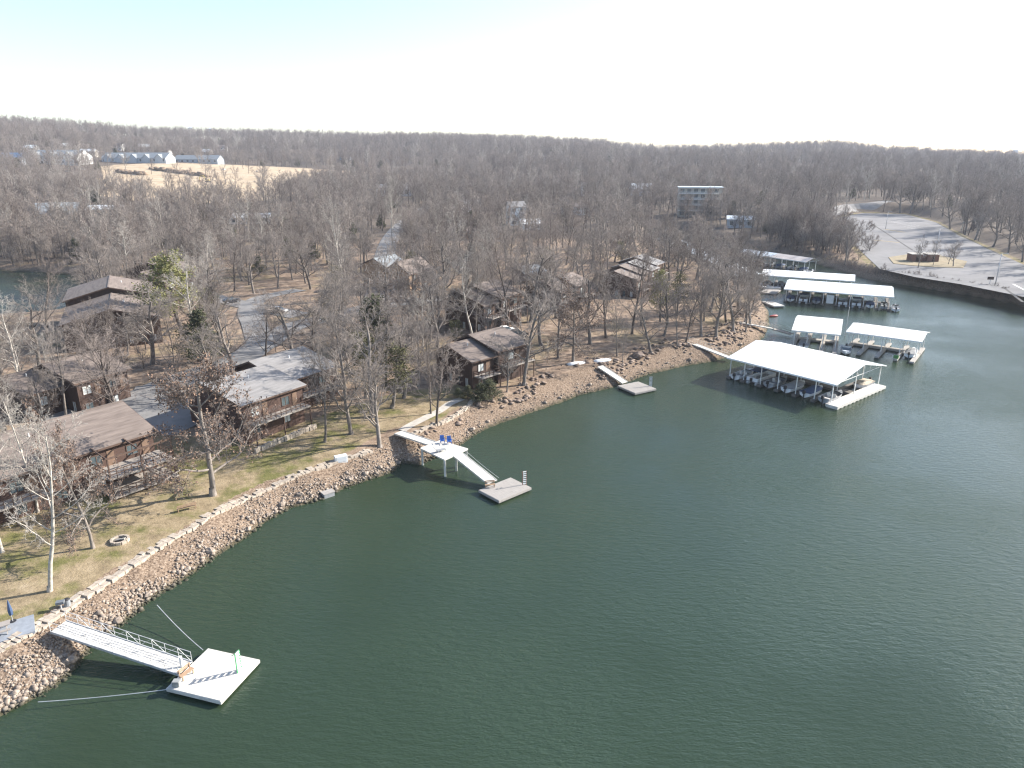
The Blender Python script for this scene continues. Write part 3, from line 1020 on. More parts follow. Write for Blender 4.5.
def plain_house(px, py, w, d, h, rise, head, wall_m, roof_m, label, name='house', floors=2, nw=4, dormers=0, z=None):
    x, y, g = ground(px, py)
    root = empty(name, (x, y, g if z is None else z), R(head), label, 'house')
    m = MB()
    sec = [(0, -3), (d, -3), (d, h), (d / 2, h + rise), (0, h)]
    n = 5
    vs = [(-w / 2, a, b) for a, b in sec] + [(w / 2, a, b) for a, b in sec]
    m.add(vs, [tuple(range(n)), tuple(range(2 * n - 1, n - 1, -1))] + [(i, i + n, (i + 1) % n + n, (i + 1) % n) for i in range(n)])
    m.build('wall', wall_m, root)
    r = MB(); s = rise / (d / 2); o = 0.5
    for sg in (0, 1):
        Y0, Z0 = (-o, h - s * o + 0.05) if sg == 0 else (d + o, h - s * o + 0.05)
        vs = []
        for X in (-w / 2 - o, w / 2 + o):
            vs += [(X, Y0, Z0), (X, Y0, Z0 + 0.25), (X, d / 2, h + rise + 0.05), (X, d / 2, h + rise + 0.3)]
        r.add(vs, [(0, 1, 3, 2), (4, 6, 7, 5), (0, 4, 5, 1), (2, 3, 7, 6), (1, 5, 7, 3), (0, 2, 6, 4)])
    ro = r.build('roof', roof_m, root)
    for k in range(dormers):
        cx = -w / 2 + w * (k + 0.5) / dormers; gw = w / dormers * 0.28
        q = MB(); zt = h + rise * 0.72
        q.add([(cx - gw, -1.5, -3), (cx + gw, -1.5, -3), (cx + gw, -1.5, h - 0.3), (cx, -1.5, zt), (cx - gw, -1.5, h - 0.3),
               (cx - gw, d * .4, -3), (cx + gw, d * .4, -3), (cx + gw, d * .4, h - 0.3), (cx, d * .4, zt), (cx - gw, d * .4, h - 0.3)],
              [(0, 1, 2, 3, 4), (9, 8, 7, 6, 5), (0, 5, 6, 1), (1, 6, 7, 2), (2, 7, 8, 3), (3, 8, 9, 4), (4, 9, 5, 0)])
        gb = q.build('front_gable', white_paint if wall_m is white_paint else wall_m, root)
        t = MB()
        for sg in (-1, 1):
            t.slab([(cx, -2.0, zt + 0.3), (cx + sg * (gw + 0.5), -2.0, h - 0.35), (cx + sg * (gw + 0.5), d * .42, h - 0.35), (cx, d * .42, zt + 0.3)], 0.2)
        t.build('gable_roof', roof_m, gb)
    hh = h / floors
    for f in range(floors):
        for k in range(nw):
            cx = -w / 2 + w * (k + 0.5) / nw; ww = w / nw * 0.42
            fr = MB(); fr.box(cx - ww / 2, cx + ww / 2, -0.08, 0.02, f * hh + hh * 0.3, f * hh + hh * 0.8)
            fo = fr.build('window', wood_trim if wall_m is white_paint else white_paint, root)
            pn = MB(); pn.box(cx - ww / 2 + 0.1, cx + ww / 2 - 0.1, -0.11, -0.083, f * hh + hh * 0.3 + 0.1, f * hh + hh * 0.8 - 0.1)
            pn.build('pane', glass, fo)
    keep_off(footprint((x, y), head, -w / 2 - 1, w / 2 + 1, -11, d + 1, 1))
    return root


plain_house(53, 164, 66, 26, 8.5, 7, -8, white_paint, roof_slate, 'long white building with three front gables far behind the left woods', 'apartment_building', 2, 12, 3)
plain_house(134, 163, 84, 22, 6, 6, -6, blue_paint, roof_slate, 'long blue grey building with a slate roof beyond the bare dirt field', 'apartment_building', 1, 14, 5)
plain_house(8, 164, 34, 20, 7, 5, 0, blue_paint, mat('roof_blue', (0.12, 0.20, 0.32), 0.6, scale=1), 'building with a bright blue roof at the far left edge', 'apartment_building', 1, 5)
plain_house(196, 163, 60, 18, 4.5, 5, -6, blue_paint, roof_slate, 'low slate roofed building right of the blue grey one beyond the field', 'apartment_building', 1, 8)
plain_house(60, 226, 20, 12, 7, 5, 25, concrete, roof_slate, 'pale house with a steep gable half hidden in the left woods', 'house', 2, 4, 1)
plain_house(518, 226, 9, 9, 10, 2.5, 15, white_paint, roof_grey, 'tall narrow white house showing through the middle woods', 'house', 3, 2)
plain_house(532, 230, 11, 8, 3.2, 2, 15, white_paint, metal_white, 'low white roofed shed beside the tall narrow white house', 'shed', 1, 2)
plain_house(535, 282, 8, 7, 3, 1.6, 35, wood_dark, roof_slate, 'small cabin with a blue grey roof left of the row house', 'cabin', 1, 2)
plain_house(484, 240, 16, 9, 3.4, 2.0, 5, wood_tan, roof_brown, 'low tan cabin in the woods behind the mid house', 'cabin', 1, 4)
plain_house(470, 212, 15, 10, 5, 2.5, 10, white_paint, roof_grey, 'pale two storey house far back in the middle woods', 'house', 2, 4)
plain_house(575, 215, 18, 10, 5, 2.5, -5, white_paint, roof_brown, 'white walled house with a brown roof right of the tall white house', 'house', 2, 4)
plain_house(250, 224, 22, 10, 3.4, 2.0, 10, white_paint, metal_pale, 'long white roofed building glimpsed through the woods below the dirt field', 'shed', 1, 5)
plain_house(105, 216, 20, 10, 4, 2.0, 10, concrete, metal_pale, 'pale low building among the left woods, right of the gabled pale house', 'shed', 1, 5)
plain_house(400, 196, 40, 14, 6, 3, 0, white_paint, roof_grey, 'wide pale building behind the woods at the centre', 'house', 1, 7)
plain_house(740, 228, 14, 9, 4.5, 1.5, -15, blue_paint, metal_pale, 'small pale blue house at the head of the cove', 'house', 1, 3)


def stepped_condo():
    x, y, g = ground(700, 216)
    root = empty('apartment_block', (x, y, g), R(-8), 'stepped pale blue apartment block with balconies above the head of the cove', 'apartment block')
    w = 27
    for f in range(5):
        m = MB(); m.box(-w / 2, w / 2 - (f % 2) * 1.5, f * 1.6, 16, -3 if f == 0 else f * 3.4 + 0.004, (f + 1) * 3.4)
        m.build('wall', concrete, root)
        b = MB(); b.box(-w / 2 - 0.3, w / 2 - 2.5, f * 1.6 - 1.9, f * 1.6 - 0.004, (f + 1) * 3.4 - 0.3, (f + 1) * 3.4 - 0.02)
        bo = b.build('balcony', white_paint, root)
        railing(bo, [(-w / 2, f * 1.6 - 1.8, (f + 1) * 3.4 - 0.02), (w / 2 - 2.7, f * 1.6 - 1.8, (f + 1) * 3.4 - 0.02)], 1.0, white_paint, 2.2)
        for k in range(6):
            cx = -w / 2 + w * (k + 0.5) / 6.4
            q = MB(); q.box(cx - 1.2, cx + 1.2, f * 1.6 - 0.06, f * 1.6 + 0.02, f * 3.4 + 0.5, f * 3.4 + 2.6)
            q.build('window', glass, root)
    r = MB(); r.box(-w / 2 - 0.5, w / 2 + 0.4, 4.8, 16.5, 17.004, 17.4)
    r.build('roof', metal_pale, root)
    keep_off(footprint((x, y), -8, -w / 2 - 1, w / 2 + 1, -2, 18, 0))


stepped_condo()
# houses strung along the wooded skyline
hk = [(30, 153), (66, 150), (88, 157), (118, 150), (145, 152), (163, 158), (205, 156), (222, 152), (190, 129), (210, 131), (866, 156), (880, 158),
      (898, 155), (912, 157), (930, 157), (345, 160), (1016, 152), (590, 196), (642, 196), (984, 171)]
hlab = ['small pale house on the wooded hill above the white gabled building', 'small pale house just right of the hill house above the white gabled building',
        'pale house in the trees between the two long far buildings', 'pale house on the hillside above the blue grey building',
        'pale house on the hillside, up and right over the blue grey building', 'pale house behind the right end of the blue grey building',
        'pale house behind the low slate roofed building', 'pale house in the woods beyond the dirt field, near its right side',
        'long tan building on the left skyline', 'tan building right beside the long one on the left skyline',
        'leftmost pale house of the cluster on the right skyline', 'second pale house from the left on the right skyline',
        'middle pale house of the cluster on the right skyline', 'fourth pale house from the left on the right skyline',
        'rightmost pale house of the cluster on the right skyline', 'small white house far off beyond the central woods',
        'pale house on the skyline at the right edge', 'pale house deep in the woods left of the stepped apartment block',
        'pale house in the woods close by the stepped apartment block', 'lone white house in the right hand woods']
rh = random.Random(3)
for (a, b), lb in zip(hk, hlab):
    plain_house(a, b, rh.uniform(13, 19), rh.uniform(9, 12), rh.uniform(5, 8), rh.uniform(2.5, 4), rh.uniform(-25, 25),
                rh.choice([white_paint, white_paint, blue_paint, concrete]), rh.choice([roof_grey, roof_brown, metal_pale]), lb, 'house', 2, 3)
# ------------------------------------------------------------------ boats
hull_white = mat('hull_white', (0.78, 0.79, 0.79), 0.3, c2=(0.68, 0.69, 0.70), scale=1.5, rnd=0.06)
hull_blue = mat('hull_blue', (0.06, 0.11, 0.22), 0.3, scale=1.5)
hull_shaded = mat('hull_shaded', (0.34, 0.35, 0.37), 0.35, c2=(0.22, 0.23, 0.245), scale=1.5, rnd=0.2)  # hull colour darkened to paint in the shade under the dock roofs
pier_shaded = mat('pier_shaded', (0.17, 0.155, 0.14), 0.9, c2=(0.09, 0.082, 0.075), scale=2)  # walkways and fingers coloured dark for the gloom below the roofs
canvas_blue = mat('canvas_blue', (0.05, 0.09, 0.18), 0.85, scale=2)
canvas_grey = mat('canvas_grey', (0.30, 0.31, 0.32), 0.9, scale=2)
canvas_tan = mat('canvas_tan', (0.42, 0.36, 0.28), 0.9, scale=2)
seat_white = mat('seat_vinyl', (0.70, 0.68, 0.64), 0.6, scale=3)


def runabout(loc, rz, label, group=None, hull=None, cover=None, scale=1.0):
    """x points to the bow, about 6 m long"""
    root = empty('motorboat', loc, rz, label, 'boat', group, scale)
    st = [(-3.0, 1.05, 0.10, 0.95), (-1.5, 1.18, 0.02, 0.95), (0.3, 1.2, 0.0, 1.0), (1.7, 0.95, 0.1, 1.08), (2.6, 0.5, 0.35, 1.15), (3.15, 0.06, 0.75, 1.2)]
    vs = []
    for x, w, k, s in st:
        vs += [(x, -w, s), (x, -w * 0.86, 0.35 + k * 0.6), (x, 0, k - 0.15), (x, w * 0.86, 0.35 + k * 0.6), (x, w, s)]
    fs = []
    for i in range(len(st) - 1):
        for j in range(4):
            fs.append((i * 5 + j, i * 5 + j + 1, (i + 1) * 5 + j + 1, (i + 1) * 5 + j))
    fs.append((0, 1, 2, 3, 4)); fs.append(tuple(5 * (len(st) - 1) + j for j in (4, 3, 2, 1, 0)))
    # foredeck and side decks
    for i in range(3, len(st) - 1):
        fs.append((i * 5, (i + 1) * 5, (i + 1) * 5 + 4, i * 5 + 4))
    m = MB(); m.add(vs, fs)
    m.build('hull', hull or hull_white, root)
    f = MB(); f.box(-2.9, 1.6, -0.85, 0.85, 0.42, 0.5); f.build('cockpit_floor', canvas_grey, root)
    if cover:
        c = MB(); prof = [(-3.0, 1.0, 1.02), (-1.0, 1.35, 1.0), (0.9, 1.5, 1.0), (2.0, 1.2, 1.1)]
        vs = []
        for x, h, s in prof:
            w = 1.22 if x < 1 else 0.95
            vs += [(x, -w, s), (x, -w * 0.55, h), (x, 0, h + 0.12), (x, w * 0.55, h), (x, w, s)]
        fs = [(i * 5 + j, (i + 1) * 5 + j, (i + 1) * 5 + j + 1, i * 5 + j + 1) for i in range(3) for j in range(4)]
        fs += [(0, 1, 2, 3, 4), (19, 18, 17, 16, 15)]
        fs += [(i * 5, (i + 1) * 5, (i + 1) * 5 + 4, i * 5 + 4) for i in range(3)]
        c.add(vs, fs); c.build('boat_cover', cover, root)
    else:
        w = MB(); w.slab([(0.9, -0.9, 1.5), (1.5, -0.75, 1.08), (1.5, 0.75, 1.08), (0.9, 0.9, 1.5)], 0.03); w.build('windshield', glass, root)
        for sx, sy in ((0.1, -0.55), (0.1, 0.55)):
            s = MB(); s.box(sx - 0.3, sx + 0.25, sy - 0.27, sy + 0.27, 0.5, 0.85); s.box(sx - 0.42, sx - 0.3, sy - 0.27, sy + 0.27, 0.5, 1.25)
            s.build('seat', seat_white, root, bevel=0.03)
        b = MB(); b.box(-2.7, -2.2, -0.9, 0.9, 0.5, 0.95); b.build('bench_seat', seat_white, root, bevel=0.04)
    o = MB(); o.box(-3.55, -3.05, -0.22, 0.22, 0.85, 1.45); o.box(-3.4, -3.12, -0.08, 0.08, -0.3, 0.85); o.build('outboard_motor', black_plastic, root, bevel=0.05)
    return root


def pontoon(loc, rz, label, group=None, top=True):
    root = empty('pontoon_boat', loc, rz, label, 'boat', group)
    for s in (-0.95, 0.95):
        MB().tube([(-3.4, s, 0.1), (2.8, s, 0.1), (3.6, s, 0.35)], [0.32, 0.32, 0.08], 10).build('pontoon_tube', steel, root, smooth_=True)
    MB().box(-3.4, 3.4, -1.25, 1.25, 0.45, 0.55).build('platform', canvas_grey, root)
    f = MB()
    for a, b in (((-3.3, -1.2), (3.3, -1.2)), ((-3.3, 1.2), (3.3, 1.2)), ((3.3, -1.2), (3.3, 1.2)), ((-3.3, -1.2), (-3.3, 1.2))):
        f.bar((a[0], a[1], 0.95), (b[0], b[1], 0.95), 0.04, 0.7)
    f.build('fence_panel', hull_white, root)
    s = MB(); s.box(-3.1, -0.9, -1.1, -0.55, 0.55, 1.0); s.box(-3.1, -0.9, 0.55, 1.1, 0.55, 1.0); s.box(1.6, 3.1, -1.1, -0.55, 0.55, 1.0)
    s.build('seat', seat_white, root, bevel=0.04)
    if top:
        t = MB()
        t.slab([(-2.4, -1.2, 2.5), (0.6, -1.2, 2.5), (0.6, 1.2, 2.5), (-2.4, 1.2, 2.5)], 0.08)
        c = t.build('canopy', canvas_blue, root)
        q = MB()
        for x, y in ((-2.3, -1.15), (0.5, -1.15), (-2.3, 1.15), (0.5, 1.15)): q.bar((x * 0.4 - 0.5, y, 1.2), (x, y, 2.45), 0.04)
        q.build('canopy_frame', steel, c)
    o = MB(); o.box(-3.85, -3.42, -0.2, 0.2, 0.7, 1.3); o.box(-3.7, -3.5, -0.07, 0.07, -0.3, 0.7); o.build('outboard_motor', black_plastic, root, bevel=0.05)
    return root


# ------------------------------------------------------------------ docks
dock_white = mat('dock_white', (0.66, 0.64, 0.59), 0.8, c2=(0.44, 0.42, 0.385), scale=2.0, stretch=(0.5, 6, 1))
dock_grey = mat('dock_grey', (0.40, 0.375, 0.345), 0.85, c2=(0.26, 0.243, 0.225), scale=2.0, stretch=(0.5, 6, 1))
float_black = mat('float_black', (0.05, 0.05, 0.055), 0.6, scale=2)


def frame(pnl, pnr, pfl, z):
    """near-left, near-right, far-left pixels on level z -> origin, heading, length, width"""
    a = P(*pnl, z); b = P(*pnr, z); c = P(*pfl, z)
    u = b - a; L = float(np.hypot(*u)); u = u / L
    v = np.array([-u[1], u[0]]); W = float((c - a) @ v)
    return a, math.atan2(u[1], u[0]), L, W


def corrugated(mb, x0, x1, y0, y1, z0, z1, th=0.08, rib=2.6):
    vs = [(x0, y0, z0), (x1, y0, z0), (x1, y1, z1), (x0, y1, z1)]
    mb.slab(vs, th)
    n = int((x1 - x0) / rib)
    for k in range(1, n):
        x = x0 + (x1 - x0) * k / n
        mb.bar((x, y0, z0 + 0.01), (x, y1, z1 + 0.01), 0.05, 0.05)


def covered_dock(name, pnl, pnr, pfl, eave, rise, ridge, roof_m, label, slips, finger_out=0.0, flip=False, end_walk=False, boats=(), W=None, walk_y=None, roof2=None, trusses=True, fm=None, ws=1.0, ls=1.0):
    o, rz, L, W0 = frame(pnl, pnr, pfl, eave)
    W = W or W0 * ws
    L *= ls
    root = empty(name, (o[0], o[1], 0), rz, label, 'boat dock')
    ry = W * ridge
    r = MB()
    if roof2:
        h = L * 0.5
        corrugated(r, -0.3, h, -0.3, ry, eave, eave + rise)
        corrugated(r, -0.3, h, ry + 0.004, W + 0.3, eave + rise, eave)
        q = MB(); corrugated(q, h + 0.01, L + 0.3, -0.3, ry, eave, eave + rise); corrugated(q, h + 0.01, L + 0.3, ry + 0.004, W + 0.3, eave + rise, eave)
        q.build('roof', roof2, root)
    else:
        corrugated(r, -0.3, L + 0.3, -0.3, ry, eave, eave + rise)
        corrugated(r, -0.3, L + 0.3, ry + 0.004, W + 0.3, eave + rise, eave)
    ro = r.build('roof', roof_m, root)
    f = MB()
    f.bar((-0.3, -0.34, eave - 0.1), (L + 0.3, -0.34, eave - 0.1), 0.05, 0.3)
    f.bar((-0.3, W + 0.34, eave - 0.1), (L + 0.3, W + 0.34, eave - 0.1), 0.05, 0.3)
    f.build('eave_trim', white_paint, ro)
    n = slips
    wy = W * 0.5 if walk_y is None else walk_y
    wk = MB(); wk.box(0, L, wy - 0.9, wy + 0.9, 0.12, 0.55)
    wko = wk.build('walkway', fm or dock_grey, root)
    fl = MB(); fl.box(0.1, L - 0.1, wy - 0.8, wy + 0.8, -0.35, 0.118); fl.build('float', float_black, wko)
    for k in range(n + 1):
        x = L * k / n
        x = min(max(x, 0.5), L - 0.5)
        if not (end_walk and k == n):
            g = MB(); g.box(x - 0.45, x + 0.45, -finger_out, wy - 0.904, 0.12, 0.5)
            if W - wy > 3: g.box(x - 0.45, x + 0.45, wy + 0.904, W, 0.12, 0.5)
            go = g.build('finger_pier', fm or dock_grey, root)
            fl = MB(); fl.box(x - 0.4, x + 0.4, -finger_out + 0.1, wy - 0.95, -0.35, 0.118); fl.build('float', float_black, go)
        for y in (0.15, wy - 0.7, W - 0.15):
            zt = eave + rise * (y / ry if y < ry else (W - y) / (W - ry)) - 0.1
            MB().box(x - 0.07, x + 0.07, y - 0.07, y + 0.07, 0.5 if y > 0.2 or not finger_out else 0.5, zt).build('post', white_paint, root)
        if trusses:
            t = MB()
            t.bar((x, 0.15, eave - 0.25), (x, W - 0.15, eave - 0.25), 0.07, 0.1)
            m_ = 8
            for i in range(1, m_):
                y = W * i / m_; zt = eave + rise * (y / ry if y < ry else (W - y) / (W - ry)) - 0.1
                t.bar((x, y, eave - 0.25), (x, y, zt), 0.05)
            t.build('truss', white_paint, root)
    if end_walk:
        e = MB(); e.box(L - 1.0, L + 1.3, -finger_out - 0.4, W - 0.8, 0.15, 0.62)
        eo = e.build('end_walkway', dock_white, root)
        fl = MB()
        k = 0
        y = -finger_out - 0.3
        while y < W - 1.7:
            fl.box(L - 0.9, L + 1.25, y, y + 0.75, -0.3, 0.146); y += 1.5
        fl.build('float', dock_white, eo)
    c, s = math.cos(rz), math.sin(rz)

    def pt(x, y, z=0): return (o[0] + c * x - s * y, o[1] + s * x + c * y, z)
    return root, pt, rz, L, W


# the big white roofed dock
d4, pt, rz, L, W = covered_dock('covered_dock', (729, 357.6), (838, 385), (778.6, 340.6), 4.3, 2.0, 0.52, metal_white,
                                'big bright white roofed boat dock nearest the viewer, off the rocky point', 6, 0.5, end_walk=True, fm=pier_shaded, ws=0.93, ls=0.985)
print('big dock', L, W)
lab = ['leftmost boat under the big white roofed dock, black motor', 'white pontoon boat in the second slip from the left of the big dock',
       'white motorboat in the third slip of the big dock', 'white motorboat in the fourth slip of the big dock',
       'covered motorboat in the fifth slip of the big dock', 'white motorboat beside the end walkway of the big dock']
for k in range(6):
    x = L * (k + 0.5) / 6
    if k in (0, 2, 3, 5): runabout(pt(x, 3.0, 0.25 if k else 0), rz + PI / 2, lab[k], 'boats under the big white roof', cover=canvas_grey if k == 3 else None, scale=1.05, hull=[hull_white, None, hull_shaded, hull_white, None, hull_shaded][k])
    elif k == 1: pontoon(pt(x, 3.4, 0.1), rz + PI / 2, lab[k], 'boats under the big white roof')
    else: runabout(pt(x, 3.0, 0.3), rz + PI / 2, lab[k], 'boats under the big white roof', cover=canvas_blue)
for k in range(6):
    if k in (1, 4): continue
    x = L * (k + 0.5) / 6
    runabout(pt(x, W - 4.0, 0.2), rz - PI / 2, 'motorboat moored on the far side under the big white roof', 'boats on the far side of the big dock', hull=hull_shaded, cover=canvas_tan if k % 2 else None)

# the two cream roofed docks behind it
d5, pt, rz, L, W = covered_dock('covered_dock', (793, 330), (839.5, 334.5), (794, 315.2), 4.2, 0.9, 0.6, metal_cream,
                                'short cream roofed boat dock beside the grey gangway', 3, 3.0)
runabout(pt(L * 0.28, 1.8, 0.2), rz + PI / 2, 'teal and white covered boat under the short cream roof', hull=hull_white, cover=canvas_grey)
runabout(pt(L + 1.8, 0.2, 0.0), rz - PI / 2, 'open white boat moored between the two cream roofed docks')
mast = MB(); mast.tube([(0, 0, -0.5), (0, 0, 7.5)], [0.09, 0.05]); mo = mast.build('flag_pole', steel); mo.location = pt(L + 1.3, W + 0.4)
tag(mo, 'thin white pole rising between the two cream roofed docks', 'pole')
d5b, pt, rz, L, W = covered_dock('covered_dock', (847.5, 331.5), (924, 342), (845.5, 320.3), 4.2, 0.9, 0.6, metal_cream,
                                 'longer cream roofed dock with three fingers reaching out, right of the short one', 4, 4.2, ws=0.88, ls=0.96)
gb = MB(); gb.box(-0.5, 0.5, -0.35, 0.35, 0, 0.7); go = gb.build('storage_box', mat('green_plastic', (0.10, 0.28, 0.08), 0.6), bevel=0.06)
go.location = pt(L * 0.75, -3.4, 0.5); go.rotation_euler = (0, 0, rz); tag(go, 'green box at the tip of a finger of the longer cream dock', 'box')
runabout(pt(L * 0.88, 3.0, 0.1), rz + PI / 2, 'covered boat in the last slip of the longer cream roofed dock', cover=canvas_grey)
# the two long docks in the cove
d6, pt, rz, L, W = covered_dock('covered_dock', (785, 289), (893, 297), (777.5, 278.6), 4.0, 1.1, 0.55, metal_pale,
                                'long pale grey roofed boat dock in the cove with boats beneath', 8, 0.6, fm=pier_shaded)
for k in range(8):
    if k == 3: continue
    lb = 'boat in the %s slip under the long pale grey roof' % ['leftmost', 'second', 'third', 'fourth', 'fifth', 'sixth', 'seventh', 'rightmost'][k]
    if k in (1, 4, 5): pontoon(pt(L * (k + .5) / 8, 3.2, 0.1), rz + PI / 2, 'white pontoon ' + lb, 'boats under the long grey roof', top=k != 4)
    else: runabout(pt(L * (k + .5) / 8, 3.0, 0.2), rz + PI / 2, ('covered motor' if k % 2 == 0 else 'open motor') + lb, 'boats under the long grey roof', cover=canvas_blue if k % 2 == 0 else None, hull=hull_shaded if k % 3 else hull_white)
runabout(pt(L + 1.2, 1.5, 0), rz + PI / 2, 'white boat outside the right end of the long pale grey roof')
bx = MB(); bx.box(-1, 1, -0.5, 0.5, 0, 2.6); bo = bx.build('storage_cabinet', white_paint, bevel=0.04); bo.location = pt(L * 0.44, 1.0, 0.55); bo.rotation_euler = (0, 0, rz)
MB()
tag(bo, 'tall white cabinet under the long pale grey roof of the cove dock', 'cabinet')
d6a, pt, rz, L, W = covered_dock('covered_dock', (762, 275), (854, 281), (758.5, 269), 4.0, 1.0, 0.55, metal_white,
                                 'narrow long white roofed dock right behind the pale grey one', 7, 0.3, fm=pier_shaded)
for k in range(7):
    runabout(pt(L * (k + .5) / 7, 2.8, 0.2), rz + PI / 2, 'dim boat under the narrow long white roof', 'boats under the narrow white roof', hull=hull_shaded, cover=canvas_grey if k % 2 else None)
d7, pt, rz, L, W = covered_dock('covered_dock', (771 - 32, 261 - 8.5), (806, 262), (731, 248.5), 4.2, 1.2, 0.55, metal_pale,
                                'farthest dock in the cove, roof half pale and half pinkish', 6, 0.3, roof2=metal_pink, fm=pier_shaded)
for k in range(6):
    runabout(pt(L * (k + .5) / 6, 2.8, 0.2), rz + PI / 2, 'dim boat under the half pinkish roof', 'boats under the pinkish roof', hull=hull_shaded, cover=canvas_blue if k % 2 else None)
runabout(pt(L + 1.0, 0.5, 0), rz + PI / 2, 'white boat at the right end of the half pinkish dock')
dk, pt, rz, L, W = covered_dock('covered_dock', (672, 243), (738, 276), (677, 236), 4.2, 1.2, 0.5, metal_pale,
                                'very long pale roofed dock along the cove shore, seen through the trees', 12, 0.3, trusses=False, W=9.0)

# low floating platform with white deck by the shore
def float_dock(name, corners, z, label, m, cat='floating dock', th=0.35):
    pts = [P(a, b, z) for a, b in corners]
    c = sum(pts) / len(pts)
    u = pts[1] - pts[0]; rz = math.atan2(u[1], u[0])
    root = empty(name, (c[0], c[1], 0), rz, label, cat)
    cc, ss = math.cos(-rz), math.sin(-rz)
    lp = [((p - c)[0] * cc - (p - c)[1] * ss, (p - c)[0] * ss + (p - c)[1] * cc) for p in pts]
    xs = sorted(p[0] for p in lp); ys = sorted(p[1] for p in lp)
    x0, x1 = (xs[0] + xs[1]) / 2, (xs[2] + xs[3]) / 2; y0, y1 = (ys[0] + ys[1]) / 2, (ys[2] + ys[3]) / 2
    b = MB(); n = max(8, int((x1 - x0) / 0.16))
    pw = (x1 - x0) / n
    for k in range(n):
        b.box(x0 + k * pw, x0 + (k + 1) * pw - 0.028, y0, y1, z - 0.05, z + (k % 3) * 0.002)
    b.build('deck_boards', m, root)
    s = MB()
    s.box(x0 - 0.05, x1 + 0.05, y0 - 0.05, y0 + 0.05, z - th, z - 0.052); s.box(x0 - 0.05, x1 + 0.05, y1 - 0.05, y1 + 0.05, z - th, z - 0.052)
    s.box(x0 - 0.05, x0 + 0.05, y0 + 0.052, y1 - 0.052, z - th, z - 0.052); s.box(x1 - 0.05, x1 + 0.05, y0 + 0.052, y1 - 0.052, z - th, z - 0.052)
    s.build('rim', m, root)
    f = MB(); f.box(x0 + 0.15, x1 - 0.15, y0 + 0.15, y1 - 0.15, -0.35, z - 0.06); f.build('float', float_black, root)

    def pt(x, y, zz=0.0):
        cx, sx = math.cos(rz), math.sin(rz)
        return (c[0] + cx * x - sx * y, c[1] + sx * x + cx * y, zz)
    return root, pt, rz, (x0, x1, y0, y1)


def gangway(name, p0, p1, z0, z1, w, m, label, rails=True, truss=False, name_part='deck_boards'):
    """p0, p1 pixel of the centre line at each end"""
    a = P(*p0, z0); b = P(*p1, z1)
    A = Vector((a[0], a[1], z0)); B = Vector((b[0], b[1], z1))
    d = B - A; L = Vector((d.x, d.y)).length; rz = math.atan2(d.y, d.x)
    root = empty(name, A, rz, label, 'gangway')
    sl = d.z / L
    Z = lambda x: sl * x
    mb = MB(); n = max(6, int(L / 0.3)); st = L / n
    for k in range(n):
        x = k * st; x2 = x + st - 0.008
        mb.add([(x, -w / 2, Z(x)), (x2, -w / 2, Z(x2)), (x2, w / 2, Z(x2)), (x, w / 2, Z(x)),
                (x, -w / 2, Z(x) - .06), (x2, -w / 2, Z(x2) - .06), (x2, w / 2, Z(x2) - .06), (x, w / 2, Z(x) - .06)],
               [(0, 1, 2, 3), (7, 6, 5, 4), (0, 4, 5, 1), (1, 5, 6, 2), (2, 6, 7, 3), (3, 7, 4, 0)])
    mb.build(name_part, m, root)
    for s in (-1, 1):
        e = MB(); y = s * (w / 2 + 0.045)
        e.bar((0, y, -0.06), (L, y, Z(L) - 0.06), 0.08, 0.24)
        e.build('side_beam', m if not truss else steel, root)
        if rails:
            r = MB(); h = 1.05; k = max(3, round(L / 1.3))
            r.bar((0, y, h), (L, y, Z(L) + h), 0.042)
            r.bar((0, y, h * .5), (L, y, Z(L) + h * .5), 0.035)
            for i in range(k + 1):
                x = L * i / k
                r.bar((x, y, Z(x)), (x, y, Z(x) + h), 0.036)
                if truss and i < k:
                    x2 = L * (i + 1) / k
                    if i % 2: r.bar((x, y, Z(x) + h), (x2, y, Z(x2)), 0.024)
                    else: r.bar((x, y, Z(x)), (x2, y, Z(x2) + h), 0.024)
            r.build('railing', steel if truss else m, root)
    return root, A, B


def ladder(loc, rz, label, rail_m, rung_m, h=2.1, w=0.55):
    root = empty('swim_ladder', loc, rz, label, 'ladder')
    for s in (-1, 1):
        r = MB(); r.bar((s * w / 2, 0, -0.6), (s * w / 2, 0, h), 0.07, 0.07); r.bar((s * w / 2, 0.0, h), (s * w / 2, 0.35, h - 0.25), 0.06); r.build('rail', rail_m, root)
    for k in range(7):
        z = 0.1 + k * (h - 0.25) / 6
        MB().box(-w / 2 + 0.037, w / 2 - 0.037, -0.05, 0.05, z, z + 0.12).build('rung', rung_m, root)
    return root


def bench(loc, rz, label, m, L=1.5, back=True, cat='bench', name='bench'):
    root = empty(name, loc, rz, label, cat)
    s = MB()
    for k in range(3): s.box(-L / 2, L / 2, -0.22 + k * 0.15, -0.09 + k * 0.15, 0.42, 0.47)
    s.build('seat', m, root)
    if back:
        b = MB()
        for k in range(2): b.box(-L / 2, L / 2, 0.24, 0.28, 0.6 + k * 0.2, 0.74 + k * 0.2)
        b.build('backrest', m, root)
    for x in (-L / 2 + 0.12, L / 2 - 0.12):
        g = MB(); g.box(x - 0.04, x + 0.04, -0.2, -0.12, 0, 0.418); g.box(x - 0.04, x + 0.04, 0.16, 0.238, 0, 0.9 if back else 0.418)
        g.build('leg', m, root)
    return root


green_paint = mat('green_paint', (0.06, 0.42, 0.14), 0.5, scale=2)
